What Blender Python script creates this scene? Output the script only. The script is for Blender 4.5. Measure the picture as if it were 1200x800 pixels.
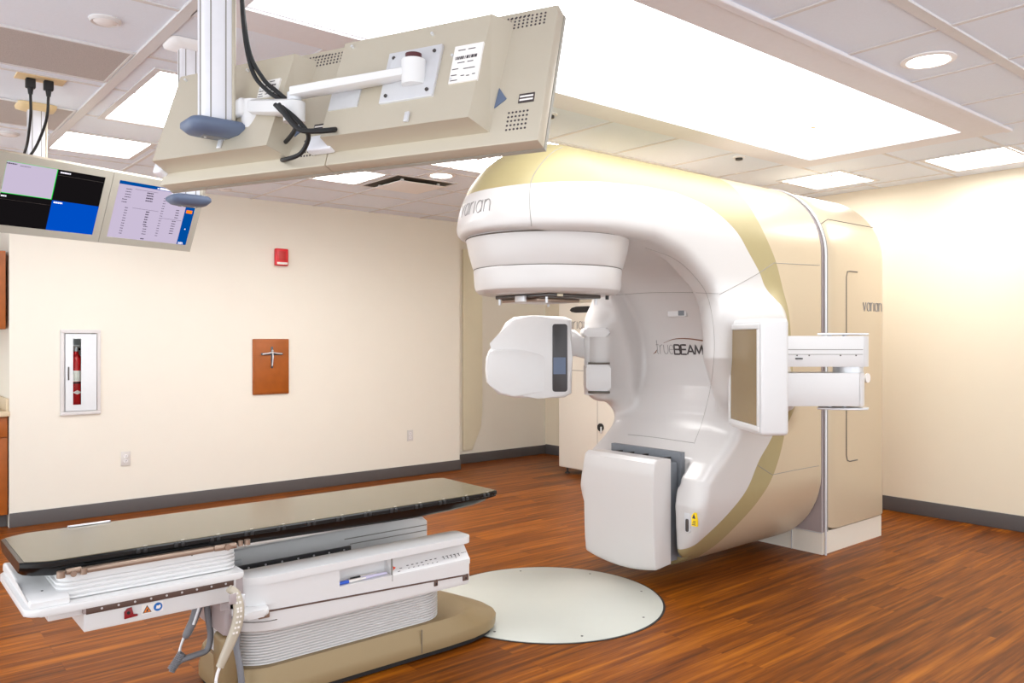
import bpy, bmesh, math, random
import numpy as np
from mathutils import Vector, Matrix

random.seed(4)
for o in list(bpy.data.objects):
    bpy.data.objects.remove(o)
scn = bpy.context.scene
COL = scn.collection

# ------------------------------------------------------------------ camera, world, exposure
YAW = 0.6948
cam_d = bpy.data.cameras.new('camera')
cam = bpy.data.objects.new('camera', cam_d)
COL.objects.link(cam)
cam_d.sensor_width = 36.0
cam_d.lens = 938.6 / 1200 * 36.0
cam_d.shift_y = -4 / 1200
cam_d.clip_start = 0.05
cam.location = (0, 0, 1.5)
cam.rotation_euler = (math.pi / 2, 0, -YAW)
scn.camera = cam

scn.view_settings.view_transform = 'Standard'
scn.view_settings.look = 'None'
scn.view_settings.exposure = 0.52
scn.view_settings.gamma = 1.0
scn.view_settings.use_curve_mapping = False
scn.cycles.use_denoising = True
scn.cycles.max_bounces = 10
scn.cycles.diffuse_bounces = 6

world = bpy.data.worlds.new('world')
scn.world = world
world.use_nodes = True
world.node_tree.nodes['Background'].inputs[0].default_value = (0.92, 0.965, 1, 1)
world.node_tree.nodes['Background'].inputs[1].default_value = 1.7

E_BIG, E_TROFFER, E_CAN = 3.3, 13.0, 14.0


# ------------------------------------------------------------------ materials
def lin(c):
    c = c / 255.0
    return c / 12.92 if c <= 0.04045 else ((c + 0.055) / 1.055) ** 2.4


def rgb(r, g, b):
    return (lin(r), lin(g), lin(b), 1.0)


MATS = {}


def mat(name, col, rough=0.5, metal=0.0, noise=0.03, scale=30.0, spec=0.5, emit=None, estr=0.0, coat=0.0, bump=0.0):
    m = bpy.data.materials.new(name)
    m.use_nodes = True
    nt = m.node_tree
    b = nt.nodes['Principled BSDF']
    b.inputs['Roughness'].default_value = rough
    b.inputs['Metallic'].default_value = metal
    b.inputs['Specular IOR Level'].default_value = spec
    b.inputs['Coat Weight'].default_value = coat
    if emit:
        b.inputs['Emission Color'].default_value = emit
        b.inputs['Emission Strength'].default_value = estr
    tc = nt.nodes.new('ShaderNodeTexCoord')
    nz = nt.nodes.new('ShaderNodeTexNoise')
    nz.inputs['Scale'].default_value = scale
    nz.inputs['Detail'].default_value = 3.0
    nt.links.new(tc.outputs['Object'], nz.inputs['Vector'])
    mx = nt.nodes.new('ShaderNodeMix')
    mx.data_type = 'RGBA'
    k = 1 - noise
    mx.inputs['A'].default_value = (col[0] * k, col[1] * k, col[2] * k, 1)
    k = 1 + noise
    mx.inputs['B'].default_value = (min(1, col[0] * k), min(1, col[1] * k), min(1, col[2] * k), 1)
    nt.links.new(nz.outputs['Fac'], mx.inputs['Factor'])
    nt.links.new(mx.outputs['Result'], b.inputs['Base Color'])
    if bump:
        bp = nt.nodes.new('ShaderNodeBump')
        bp.inputs['Strength'].default_value = bump
        bp.inputs['Distance'].default_value = 0.002
        nt.links.new(nz.outputs['Fac'], bp.inputs['Height'])
        nt.links.new(bp.outputs['Normal'], b.inputs['Normal'])
    MATS[name] = m
    return m


def emat(name, col, s):
    m = bpy.data.materials.new(name)
    m.use_nodes = True
    nt = m.node_tree
    nt.nodes.clear()
    e = nt.nodes.new('ShaderNodeEmission')
    e.inputs[0].default_value = col
    e.inputs[1].default_value = s
    o = nt.nodes.new('ShaderNodeOutputMaterial')
    nt.links.new(e.outputs[0], o.inputs[0])
    MATS[name] = m
    return m


mat('wall_paint', rgb(234, 230, 219), 0.6, noise=0.012, scale=6)
mat('wall_paint_warm', rgb(236, 226, 204), 0.6, noise=0.012, scale=6)
mat('ceiling_tile', rgb(228, 235, 246), 0.85, noise=0.03, scale=120, bump=0.1)
mat('ceiling_grid', rgb(216, 214, 214), 0.6)
mat('ceiling_border', rgb(228, 226, 230), 0.7)
mat('baseboard', rgb(88, 84, 84), 0.5)
mat('white_plastic', rgb(224, 223, 223), 0.32, noise=0.01)
mat('white_shell', rgb(208, 204, 202), 0.28, noise=0.008, scale=8, coat=0.15)
mat('outlet_plate', rgb(214, 211, 208), 0.4)
mat('cream_shell', rgb(208, 191, 164), 0.33, metal=0.2, noise=0.01, scale=8, coat=0.1)
mat('cream_paint', rgb(234, 227, 214), 0.45, noise=0.01)
mat('gold_paint', rgb(172, 158, 116), 0.4, metal=0.15, noise=0.02, scale=20)
mat('gold_metal', rgb(150, 129, 94), 0.4, metal=0.25, noise=0.03, scale=20)
mat('detector_gold', rgb(150, 128, 92), 0.25, metal=0.2, noise=0.03)
mat('seam_dark', rgb(105, 98, 90), 0.6)
mat('seam_grey', rgb(150, 146, 140), 0.6)
mat('black', rgb(26, 26, 28), 0.4)
mat('rubber', rgb(22, 22, 24), 0.6)
mat('carbon', rgb(14, 14, 15), 0.2, noise=0.1, scale=200, spec=0.4)
mat('couch_top', rgb(106, 98, 78), 0.2, noise=0.03, scale=3, coat=0.2)
mat('brown_rail', rgb(104, 84, 76), 0.4, metal=0.4)
mat('dark_rail', rgb(74, 72, 74), 0.4, metal=0.4)
mat('bronze', rgb(160, 138, 122), 0.3, metal=0.6)
mat('silver', rgb(218, 219, 222), 0.3, metal=0.35)
mat('aluminium', rgb(232, 232, 238), 0.35, metal=0.1)
mat('steel_dark', rgb(90, 86, 84), 0.35, metal=0.7)
mat('pocket_grey', rgb(120, 124, 130), 0.5)
mat('blue_grey', rgb(98, 112, 138), 0.45)
mat('monitor_shell', rgb(200, 191, 173), 0.38, metal=0.3, noise=0.02, scale=20)
mat('monitor_bezel', rgb(176, 174, 164), 0.4, metal=0.2)
mat('monitor_edge', rgb(150, 146, 140), 0.4, metal=0.3)
mat('paper', rgb(240, 236, 232), 0.6)
mat('ink', rgb(70, 62, 66), 0.6)
mat('logo_grey', rgb(150, 146, 144), 0.35, metal=0.3)
mat('logo_dark', rgb(66, 58, 58), 0.4)
mat('rust', rgb(130, 84, 60), 0.4)
mat('plate_grey', rgb(196, 197, 188), 0.3, noise=0.02, scale=8)
mat('pendant_grey', rgb(128, 130, 136), 0.45)
mat('pendant_beige', rgb(190, 180, 162), 0.4)
mat('cherry_wood', rgb(160, 84, 20), 0.45, noise=0.25, scale=12)
mat('counter', rgb(214, 196, 166), 0.4, noise=0.08, scale=80)
mat('red_paint', rgb(190, 20, 24), 0.3)
mat('red_plastic', rgb(216, 30, 44), 0.3)
mat('dark_crimson', rgb(140, 14, 26), 0.35)
mat('dark_red', rgb(80, 30, 34), 0.35)
mat('pewter', rgb(92, 100, 106), 0.3, metal=0.7, noise=0.2, scale=60)
mat('olive_panel', rgb(236, 230, 206), 0.4, noise=0.03, scale=5)
mat('yellow', rgb(250, 214, 20), 0.4)
mat('orange', rgb(240, 130, 20), 0.4)
mat('orange_red', rgb(240, 70, 20), 0.4)
mat('sign_blue', rgb(30, 110, 190), 0.4)
mat('pen_blue', rgb(40, 90, 200), 0.35)
mat('lilac', rgb(212, 206, 232), 0.3)
mat('mauve', rgb(176, 164, 164), 0.45)
mat('grille', rgb(180, 172, 168), 0.6, noise=0.5, scale=260)
mat('dark_gap', rgb(70, 62, 50), 0.8)
mat('vent_white', rgb(240, 238, 238), 0.5)
mat('beige_connector', rgb(222, 196, 150), 0.5)

g = bpy.data.materials.new('glass')
g.use_nodes = True
gb = g.node_tree.nodes['Principled BSDF']
gb.inputs['Base Color'].default_value = (0.95, 1, 0.98, 1)
gb.inputs['Transmission Weight'].default_value = 1.0
gb.inputs['Roughness'].default_value = 0.02
gb.inputs['IOR'].default_value = 1.03
MATS['glass'] = g

emat('light_big', (0.955, 0.985, 1.0, 1), E_BIG)
emat('light_troffer', (1.0, 0.985, 0.965, 1), E_TROFFER)
emat('light_can', (1.0, 0.93, 0.82, 1), E_CAN)
emat('screen_lilac', rgb(214, 200, 226), 0.62)
emat('screen_black', rgb(28, 25, 27), 0.5)
emat('screen_blue', rgb(0, 84, 208), 0.62)
emat('screen_deep_blue', rgb(0, 82, 168), 0.62)
emat('screen_green', rgb(20, 190, 60), 1.0)
emat('screen_orange', rgb(240, 120, 20), 1.0)
emat('screen_white', rgb(240, 236, 250), 1.0)
emat('screen_ink', rgb(60, 52, 66), 1.0)


def wood_floor():
    m = bpy.data.materials.new('plank_floor')
    m.use_nodes = True
    nt = m.node_tree
    L = nt.links
    b = nt.nodes['Principled BSDF']
    tc = nt.nodes.new('ShaderNodeTexCoord')
    br = nt.nodes.new('ShaderNodeTexBrick')
    br.offset = 0.37
    br.inputs['Color1'].default_value = (0, 0, 0, 1)
    br.inputs['Color2'].default_value = (1, 1, 1, 1)
    br.inputs['Mortar'].default_value = (0.5, 0.5, 0.5, 1)
    br.inputs['Scale'].default_value = 1.0
    br.inputs['Mortar Size'].default_value = 0.0
    br.inputs['Brick Width'].default_value = 1.22
    br.inputs['Row Height'].default_value = 0.127
    L.new(tc.outputs['Object'], br.inputs['Vector'])
    bl = nt.nodes.new('ShaderNodeTexBrick')
    bl.offset = 0.37
    bl.inputs['Color1'].default_value = (1, 1, 1, 1)
    bl.inputs['Color2'].default_value = (1, 1, 1, 1)
    bl.inputs['Mortar'].default_value = (0.82, 0.80, 0.78, 1)
    bl.inputs['Scale'].default_value = 1.0
    bl.inputs['Mortar Size'].default_value = 0.0025
    bl.inputs['Mortar Smooth'].default_value = 0.3
    bl.inputs['Brick Width'].default_value = 1.22
    bl.inputs['Row Height'].default_value = 0.127
    L.new(tc.outputs['Object'], bl.inputs['Vector'])
    mp = nt.nodes.new('ShaderNodeMapping')
    mp.inputs['Scale'].default_value = (1.1, 27, 1)
    L.new(tc.outputs['Object'], mp.inputs['Vector'])
    # shift the grain per plank
    ad = nt.nodes.new('ShaderNodeVectorMath')
    ad.operation = 'MULTIPLY_ADD'
    ad.inputs[1].default_value = (7.3, 11.7, 0)
    L.new(br.outputs['Color'], ad.inputs[0])
    L.new(mp.outputs[0], ad.inputs[2])
    nz = nt.nodes.new('ShaderNodeTexNoise')
    nz.inputs['Scale'].default_value = 1.0
    nz.inputs['Detail'].default_value = 6
    nz.inputs['Roughness'].default_value = 0.62
    L.new(ad.outputs[0], nz.inputs['Vector'])
    mxf = nt.nodes.new('ShaderNodeMath')
    mxf.operation = 'MULTIPLY_ADD'
    mxf.inputs[1].default_value = 0.12
    L.new(br.outputs['Color'], mxf.inputs[0])
    sub = nt.nodes.new('ShaderNodeMath')
    sub.operation = 'SUBTRACT'
    sub.inputs[1].default_value = 0.06
    L.new(nz.outputs['Fac'], sub.inputs[0])
    L.new(sub.outputs[0], mxf.inputs[2])
    cr = nt.nodes.new('ShaderNodeValToRGB')
    el = cr.color_ramp.elements
    el[0].position = 0.31
    el[0].color = rgb(78, 38, 6)
    el[1].position = 0.72
    el[1].color = rgb(172, 100, 22)
    e = el.new(0.45)
    e.color = rgb(110, 55, 7)
    e = el.new(0.56)
    e.color = rgb(137, 73, 10)
    L.new(mxf.outputs[0], cr.inputs[0])
    mm = nt.nodes.new('ShaderNodeMix')
    mm.data_type = 'RGBA'
    mm.blend_type = 'MULTIPLY'
    mm.inputs['Factor'].default_value = 1.0
    L.new(cr.outputs[0], mm.inputs['A'])
    L.new(bl.outputs['Color'], mm.inputs['B'])
    L.new(mm.outputs['Result'], b.inputs['Base Color'])
    b.inputs['Roughness'].default_value = 0.38
    b.inputs['Specular IOR Level'].default_value = 0.14
    bp = nt.nodes.new('ShaderNodeBump')
    bp.inputs['Strength'].default_value = 0.12
    bp.inputs['Distance'].default_value = 0.003
    L.new(nz.outputs['Fac'], bp.inputs['Height'])
    L.new(bp.outputs['Normal'], b.inputs['Normal'])
    MATS['plank_floor'] = m


wood_floor()


# ------------------------------------------------------------------ mesh helpers
def link(name, me, m, parent=None, smooth=False, angle=35):
    o = bpy.data.objects.new(name, me)
    COL.objects.link(o)
    if m is not None:
        me.materials.append(MATS[m])
    if parent is not None:
        o.parent = parent
    if smooth:
        for p in me.polygons:
            p.use_smooth = True
        if angle:
            me.set_sharp_from_angle(angle=math.radians(angle))
    return o


class MB:
    """collects shapes and links them as ONE mesh object"""

    def __init__(self):
        self.bm = bmesh.new()

    def raw(self, vs, fs):
        v = [self.bm.verts.new(p) for p in vs]
        for f in fs:
            try:
                self.bm.faces.new([v[i] for i in f])
            except ValueError:
                pass
        return self

    def box(self, x0, x1, y0, y1, z0, z1, r=0.0, seg=3):
        vs = [(x, y, z) for x in (x0, x1) for y in (y0, y1) for z in (z0, z1)]
        fs = [(0, 1, 3, 2), (4, 6, 7, 5), (0, 4, 5, 1), (2, 3, 7, 6), (0, 2, 6, 4), (1, 5, 7, 3)]
        if r <= 0:
            return self.raw(vs, fs)
        b = bmesh.new()
        v = [b.verts.new(p) for p in vs]
        for f in fs:
            b.faces.new([v[i] for i in f])
        bmesh.ops.bevel(b, geom=b.edges[:], offset=r, segments=seg, profile=0.5, affect='EDGES', clamp_overlap=True)
        self.merge(b)
        return self

    def merge(self, b):
        b.verts.index_update()
        v = [self.bm.verts.new(p.co) for p in b.verts]
        for f in b.faces:
            try:
                self.bm.faces.new([v[q.index] for q in f.verts])
            except ValueError:
                pass
        b.free()

    def prism(self, pts, h0, h1, axis='z', r=0.0, seg=3, rside=0):
        """polygon pts (2-D) extruded from h0 to h1 along an axis; r rounds the rims"""
        def P(a, b_, h):
            return {'z': (a, b_, h), 'y': (a, h, b_), 'x': (h, a, b_)}[axis]
        b = bmesh.new()
        n = len(pts)
        lo = [b.verts.new(P(a, c, h0)) for a, c in pts]
        hi = [b.verts.new(P(a, c, h1)) for a, c in pts]
        f0 = b.faces.new(lo[::-1])
        f1 = b.faces.new(hi)
        for i in range(n):
            j = (i + 1) % n
            b.faces.new((lo[i], lo[j], hi[j], hi[i]))
        if r > 0:
            es = set(f0.edges) | set(f1.edges)
            if rside == 1:
                es = set(f1.edges)
            elif rside == -1:
                es = set(f0.edges)
            bmesh.ops.bevel(b, geom=list(es), offset=r, segments=seg, profile=0.5, affect='EDGES', clamp_overlap=True)
        self.merge(b)
        return self

    def cyl(self, p0, p1, r0, r1=None, n=20, cap=True):
        p0, p1 = Vector(p0), Vector(p1)
        r1 = r0 if r1 is None else r1
        d = (p1 - p0).normalized()
        a = d.orthogonal().normalized()
        c = d.cross(a)
        vs, fs = [], []
        for p, r in ((p0, r0), (p1, r1)):
            for i in range(n):
                t = 2 * math.pi * i / n
                vs.append(p + a * (r * math.cos(t)) + c * (r * math.sin(t)))
        for i in range(n):
            j = (i + 1) % n
            fs.append((i, j, n + j, n + i))
        if cap:
            fs.append(tuple(range(n))[::-1])
            fs.append(tuple(range(n, 2 * n)))
        return self.raw(vs, fs)

    def lathe(self, c, prof, n=64, cap=True):
        """profile [(r, z)] turned about the vertical through c"""
        vs, fs = [], []
        for r, z in prof:
            for i in range(n):
                t = 2 * math.pi * i / n
                vs.append((c[0] + r * math.cos(t), c[1] + r * math.sin(t), c[2] + z))
        for k in range(len(prof) - 1):
            for i in range(n):
                j = (i + 1) % n
                fs.append((k * n + i, k * n + j, (k + 1) * n + j, (k + 1) * n + i))
        if cap:
            fs.append(tuple(range(n))[::-1])
            fs.append(tuple(range((len(prof) - 1) * n, len(prof) * n)))
        return self.raw(vs, fs)

    def tube(self, pts, r, n=8):
        pts = [Vector(p) for p in pts]
        if len(pts) < 2:
            return self
        rr = r if hasattr(r, '__len__') else [r] * len(pts)
        vs, fs = [], []
        a = None
        for i, p in enumerate(pts):
            d = (pts[min(i + 1, len(pts) - 1)] - pts[max(i - 1, 0)])
            if d.length < 1e-9:
                d = Vector((0, 0, 1))
            d.normalize()
            if a is None:
                a = d.orthogonal().normalized()
            a = (a - d * a.dot(d))
            a = a.normalized() if a.length > 1e-6 else d.orthogonal().normalized()
            c = d.cross(a)
            for k in range(n):
                t = 2 * math.pi * k / n
                vs.append(p + a * (rr[i] * math.cos(t)) + c * (rr[i] * math.sin(t)))
        m = len(pts)
        for i in range(m - 1):
            for k in range(n):
                j = (k + 1) % n
                fs.append((i * n + k, i * n + j, (i + 1) * n + j, (i + 1) * n + k))
        fs.append(tuple(range(n))[::-1])
        fs.append(tuple(range((m - 1) * n, m * n)))
        return self.raw(vs, fs)

    def loft(self, rings, cap=True):
        n = len(rings[0])
        vs = [p for r in rings for p in r]
        fs = []
        for i in range(len(rings) - 1):
            for k in range(n):
                j = (k + 1) % n
                fs.append((i * n + k, i * n + j, (i + 1) * n + j, (i + 1) * n + k))
        if cap:
            fs.append(tuple(range(n))[::-1])
            fs.append(tuple(range((len(rings) - 1) * n, len(rings) * n)))
        return self.raw(vs, fs)

    def build(self, name, m, parent=None, smooth=True, angle=35):
        bmesh.ops.recalc_face_normals(self.bm, faces=self.bm.faces[:])
        me = bpy.data.meshes.new(name)
        self.bm.to_mesh(me)
        self.bm.free()
        return link(name, me, m, parent, smooth, angle)


def tag(o, label, cat, group=None, kind=None):
    o['label'] = label
    o['category'] = cat
    if group:
        o['group'] = group
    if kind:
        o['kind'] = kind
    return o


def struct(o):
    o['kind'] = 'structure'
    return o


def thing(name, label, cat, loc=(0, 0, 0), rot=None, group=None):
    o = bpy.data.objects.new(name, None)
    COL.objects.link(o)
    o.empty_display_size = 0.05
    if rot is not None:
        m = Matrix.Identity(4)
        for i in range(3):
            for j in range(3):
                m[i][j] = rot[j][i]
        m.translation = Vector(loc)
        o.matrix_world = m
    else:
        o.location = loc
    return tag(o, label, cat, group)


def rrect(x0, x1, y0, y1, r, n=6):
    """rounded rectangle outline, counter-clockwise; r may be 4 radii (x0y0, x1y0, x1y1, x0y1)"""
    rs = r if hasattr(r, '__len__') else [r] * 4
    out = []
    for (cx, cy, a0, q) in ((x0, y0, 180, rs[0]), (x1, y0, 270, rs[1]), (x1, y1, 0, rs[2]), (x0, y1, 90, rs[3])):
        ox = cx + (q if cx == x0 else -q)
        oy = cy + (q if cy == y0 else -q)
        for i in range(n + 1):
            t = math.radians(a0 + 90 * i / n)
            out.append((ox + q * math.cos(t), oy + q * math.sin(t)))
    return out


def spline(pts, n=8):
    """Catmull-Rom through pts"""
    P = [Vector(p) for p in pts]
    P = [P[0] * 2 - P[1]] + P + [P[-1] * 2 - P[-2]]
    out = []
    for i in range(1, len(P) - 2):
        for k in range(n):
            t = k / n
            a, b, c, d = P[i - 1:i + 3]
            out.append(0.5 * ((2 * b) + (c - a) * t + (2 * a - 5 * b + 4 * c - d) * t * t + (3 * b - a - 3 * c + d) * t ** 3))
    out.append(P[-2])
    return out


# strokes of the lettering, unit x-height
def arc(cx, cy, rx, ry, a0, a1, n=12):
    return [(cx + rx * math.cos(math.radians(a0 + (a1 - a0) * i / n)), cy + ry * math.sin(math.radians(a0 + (a1 - a0) * i / n))) for i in range(n + 1)]


GLY = {
    'v': ([[(0, 1), (0.4, 0), (0.8, 1)]], 0.8),
    'a': ([arc(0.42, 0.5, 0.42, 0.5, 20, 340, 18), [(0.84, 1), (0.84, 0)]], 0.84),
    'r': ([[(0, 0), (0, 1)], arc(0.42, 0.5, 0.42, 0.5, 180, 80, 8)], 0.5),
    'i': ([[(0, 0), (0, 1)]], 0.0),
    'n': ([[(0, 0), (0, 1)], [(0, 0.5)] + arc(0.4, 0.55, 0.4, 0.45, 180, 0, 10) + [(0.8, 0)]], 0.8),
    't': ([[(0.1, 1.5), (0.1, 0.2)] + arc(0.3, 0.2, 0.2, 0.2, 180, 270, 4), [(-0.1, 1), (0.4, 1)]], 0.4),
    'u': ([[(0, 1), (0, 0.45)] + arc(0.4, 0.45, 0.4, 0.45, 180, 360, 10) + [(0.8, 1)]], 0.8),
    'e': ([[(0, 0.5), (0.8, 0.5)] + arc(0.4, 0.5, 0.4, 0.5, 0, 310, 16)], 0.8),
    'B': ([[(0, 0), (0, 1.1)], [(0, 1.1), (0.75, 1.1)] + arc(0.75, 0.83, 0.25, 0.27, 90, -90, 8) + [(0, 0.56)], [(0.75, 0.56)] + arc(0.8, 0.28, 0.28, 0.28, 90, -90, 8) + [(0, 0)]], 1.08),
    'E': ([[(0.95, 1.1), (0, 1.1), (0, 0), (0.95, 0)], [(0, 0.56), (0.9, 0.56)]], 0.95),
    'A': ([[(0, 0), (0.6, 1.1), (1.2, 0)], [(0.25, 0.35), (0.95, 0.35)]], 1.2),
    'M': ([[(0, 0), (0.15, 1.1), (0.7, 0.1), (1.25, 1.1), (1.4, 0)]], 1.4),
}


def strokes(text, gap=0.28):
    out, x = [], 0.0
    for ch in text:
        st, w = GLY[ch]
        for s in st:
            d = []
            for i in range(len(s) - 1):
                (a, b), (c, e) = s[i], s[i + 1]
                k = max(1, int(math.hypot(c - a, e - b) / 0.25))
                for q in range(k):
                    d.append((x + a + (c - a) * q / k, b + (e - b) * q / k))
            d.append((x + s[-1][0], s[-1][1]))
            out.append(d)
        x += w + gap
    return out, x - gap


# ------------------------------------------------------------------ the room
ZC = 2.82
XR, YL, YB = 7.0, 7.4, 7.72
XM, YM = -1.7, -1.9
COVE = (1.22, 5.46, 2.085, 3.13)


def sbox(name, m, *a, **k):
    return struct(MB().box(*a, **k).build(name, m))


sbox('floor', 'plank_floor', XM, XR + 0.15, YM, 8.1, -0.1, 0)
wl = MB()          # with the recess the extinguisher cabinet sits in
wl.box(1.0, 1.385, YL, 7.98, 0, ZC).box(1.625, 5.39, YL, 7.98, 0, ZC)
wl.box(1.385, 1.625, YL, 7.98, 0, 0.895).box(1.385, 1.625, YL, 7.98, 1.54, ZC).box(1.385, 1.625, 7.58, 7.98, 0.895, 1.54)
struct(wl.build('wall_left', 'wall_paint', smooth=False))
sbox('wall_back', 'wall_paint', 5.39, XR + 0.15, YB, 7.9, 0, ZC)
sbox('wall_right', 'wall_paint_warm', XR, XR + 0.15, YM, YB, 0, ZC)
sbox('wall_kitchenette', 'wall_paint', XM, 1.0, 7.98, 8.1, 0, ZC)
sbox('baseboard_left', 'baseboard', 1.0, 5.395, YL - 0.012, YL, 0, 0.115, r=0.004)
sbox('baseboard_return', 'baseboard', 5.39, 5.402, YL - 0.01, YB, 0, 0.115, r=0.004)
sbox('baseboard_back', 'baseboard', 5.402, XR, YB - 0.012, YB, 0, 0.115, r=0.004)
sbox('baseboard_right', 'baseboard', XR - 0.012, XR, YM, YB - 0.012, 0, 0.125, r=0.004)

x0, x1, y0, y1 = COVE
LAMPS = [(6.14, 6.72, 2.04, 2.60), (6.03, 6.60, 3.20, 3.71), (1.195, 1.66, 4.14, 5.235), (1.055, 1.595, 5.73, 6.30),
         (2.81, 3.345, 5.60, 6.12), (3.05, 4.18, 4.45, 5.045), (3.55, 5.33, 3.95, 4.38)]
HOLES = [COVE] + LAMPS
cx_ = sorted({XM, XR + 0.15} | {h[i] for h in HOLES for i in (0, 1)})
cy_ = sorted({YM, 8.1} | {h[i] for h in HOLES for i in (2, 3)})
ce = MB()
for i in range(len(cx_) - 1):
    run = None
    for j in range(len(cy_)):
        u, v = (cx_[i] + cx_[i + 1]) / 2, (cy_[j] + cy_[j + 1]) / 2 if j + 1 < len(cy_) else 99
        solid = v < 99 and not any(h[0] < u < h[1] and h[2] < v < h[3] for h in HOLES)
        if solid and run is None:
            run = cy_[j]
        if not solid and run is not None:
            ce.box(cx_[i], cx_[i + 1], run, cy_[j], ZC, ZC + 0.12)
            run = None
struct(ce.build('ceiling', 'ceiling_tile', smooth=False))
GX = [1.05 + 0.635 * k for k in range(-4, 10)]
GY = [1.43 + 0.635 * k for k in range(-5, 10)]
FX0, FX1, FY0, FY1 = 1.05, 5.66, 1.89, 3.335
gr = MB()
for gx in GX:
    if FX0 + 0.02 < gx < FX1 - 0.02:
        gr.box(gx - 0.012, gx + 0.012, YM, FY0, ZC - 0.005, ZC)
        gr.box(gx - 0.012, gx + 0.012, FY1, 7.98, ZC - 0.005, ZC)
    else:
        gr.box(gx - 0.012, gx + 0.012, YM, 7.98 if gx < 5.39 else YB, ZC - 0.005, ZC)
for gy in GY:
    if FY0 < gy < FY1 - 0.02:
        gr.box(XM, FX0, gy - 0.012, gy + 0.012, ZC - 0.004, ZC)
        gr.box(FX1, XR, gy - 0.012, gy + 0.012, ZC - 0.004, ZC)
    else:
        gr.box(XM, XR, gy - 0.012, gy + 0.012, ZC - 0.004, ZC)
gr.box(1.035, 1.085, YM, 7.4, ZC - 0.012, ZC)
gr.box(XM, XR, 1.405, 1.455, ZC - 0.010, ZC)
struct(gr.build('trim_1', 'ceiling_grid', smooth=False))
# smooth border and stepped moulding round the luminous ceiling
fr = MB()
for (a, b, c, d) in ((FX0 + 0.03, FX1, FY0, y0), (FX0 + 0.03, FX1, y1, FY1), (FX0 + 0.03, x0, y0, y1), (x1, FX1, y0, y1)):
    fr.box(a, b, c, d, ZC - 0.012, ZC)
fr.box(FX0 + 0.03, FX1, FY0 - 0.035, FY0 + 0.01, ZC - 0.02, ZC, r=0.006)
struct(fr.build('trim_2', 'ceiling_border', smooth=False))

# ------------------------------------------------------------------ lamps in the ceiling
t = thing('luminous_ceiling_panel', 'huge glowing white ceiling panel above the treatment machine', 'ceiling light', (x0, y0, ZC))
MB().box(0.001, x1 - x0 - 0.001, 0.001, y1 - y0 - 0.001, 0.045, 0.055).build('diffuser', 'light_big', t)
b = MB()
W_, D_ = x1 - x0, y1 - y0
for q in ((0, W_, 0, 0.006), (0, W_, D_ - 0.006, D_), (0, 0.006, 0.006, D_ - 0.006), (W_ - 0.006, W_, 0.006, D_ - 0.006)):
    b.box(*q, 0.0, 0.044)
b.build('frame', 'ceiling_border', t)
MB().lathe((4.817 - x0, 2.734 - y0, 0.042), [(0.012, 0.003), (0.016, 0), (0.012, -0.004), (0.004, -0.006)], 16).build('sprinkler_cap', 'beige_connector', t)


def troffer(x0, x1, y0, y1, label, frame=0.035):
    t = thing('ceiling_troffer', label, 'ceiling light', (x0, y0, ZC), group='square and oblong troffer lights')
    w, d = x1 - x0, y1 - y0
    b = MB()
    f = frame
    b.box(-f, w + f, -f, 0, -0.008, -0.001)
    b.box(-f, w + f, d, d + f, -0.008, -0.001)
    b.box(-f, 0, 0, d, -0.008, -0.001)
    b.box(w, w + f, 0, d, -0.008, -0.001)
    b.build('frame', 'ceiling_grid', t)
    MB().box(0.004, w - 0.004, 0.004, d - 0.004, 0.045, 0.055).build('lens', 'light_troffer', t)
    b = MB()
    b.box(0.0005, 0.0035, 0.0005, d - 0.0005, 0, 0.06).box(w - 0.0035, w - 0.0005, 0.0005, d - 0.0005, 0, 0.06)
    b.box(0.004, w - 0.004, 0.0005, 0.0035, 0, 0.06).box(0.004, w - 0.004, d - 0.0035, d - 0.0005, 0, 0.06)
    b.build('housing', 'vent_white', t)
    return t


troffer(6.14, 6.72, 2.04, 2.60, 'square ceiling light cut by the right edge of the photo')
troffer(6.03, 6.60, 3.20, 3.71, 'square ceiling light above the stand of the treatment machine')
troffer(1.195, 1.66, 4.14, 5.235, 'oblong ceiling light behind the middle ceiling post')
troffer(1.055, 1.595, 5.73, 6.30, 'square ceiling light above the lit wall screens')
troffer(2.81, 3.345, 5.60, 6.12, 'square ceiling light beside the plaque-faced air diffuser')
troffer(3.05, 4.18, 4.45, 5.045, 'oblong ceiling light between hanging monitor and machine head')
troffer(3.55, 5.33, 3.95, 4.38, 'long ceiling light showing as a thin strip just over the machine arm', 0.02)

def downlight(x, y, r, label):
    t = thing('recessed_downlight', label, 'downlight', (x, y, ZC), group='round lit downlights')
    MB().lathe((0, 0, 0), [(r + 0.03, 0), (r + 0.03, -0.006), (r + 0.006, -0.01), (r, -0.004)], 48).build('trim_ring', 'vent_white', t)
    MB().lathe((0, 0, 0), [(r, -0.004), (r * 0.9, -0.009), (r * 0.4, -0.011)], 48).build('lens', 'light_can', t)


downlight(3.95, 1.654, 0.09, 'large round lit downlight in the tiles at upper right')
downlight(3.712, 5.35, 0.085, 'small round lit downlight left of the machine head')


def speaker(x, y, r, label):
    t = thing('ceiling_speaker', label, 'ceiling speaker', (x, y, ZC), group='round ceiling speakers')
    MB().lathe((0, 0, 0), [(r, 0), (r, -0.006), (r * 0.86, -0.014), (r * 0.72, -0.010)], 48).build('rim', 'ceiling_grid', t)
    MB().lathe((0, 0, 0), [(r * 0.72, -0.010), (r * 0.62, -0.014), (r * 0.2, -0.017)], 48).build('grille', 'vent_white', t)


speaker(0.83, 3.632, 0.062, 'round ceiling speaker in the tile above the mesh panel')
speaker(0.812, 6.043, 0.062, 'round ceiling speaker left of the far ceiling post')
speaker(2.59, 7.08, 0.06, 'round ceiling speaker close to the long wall')


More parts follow.
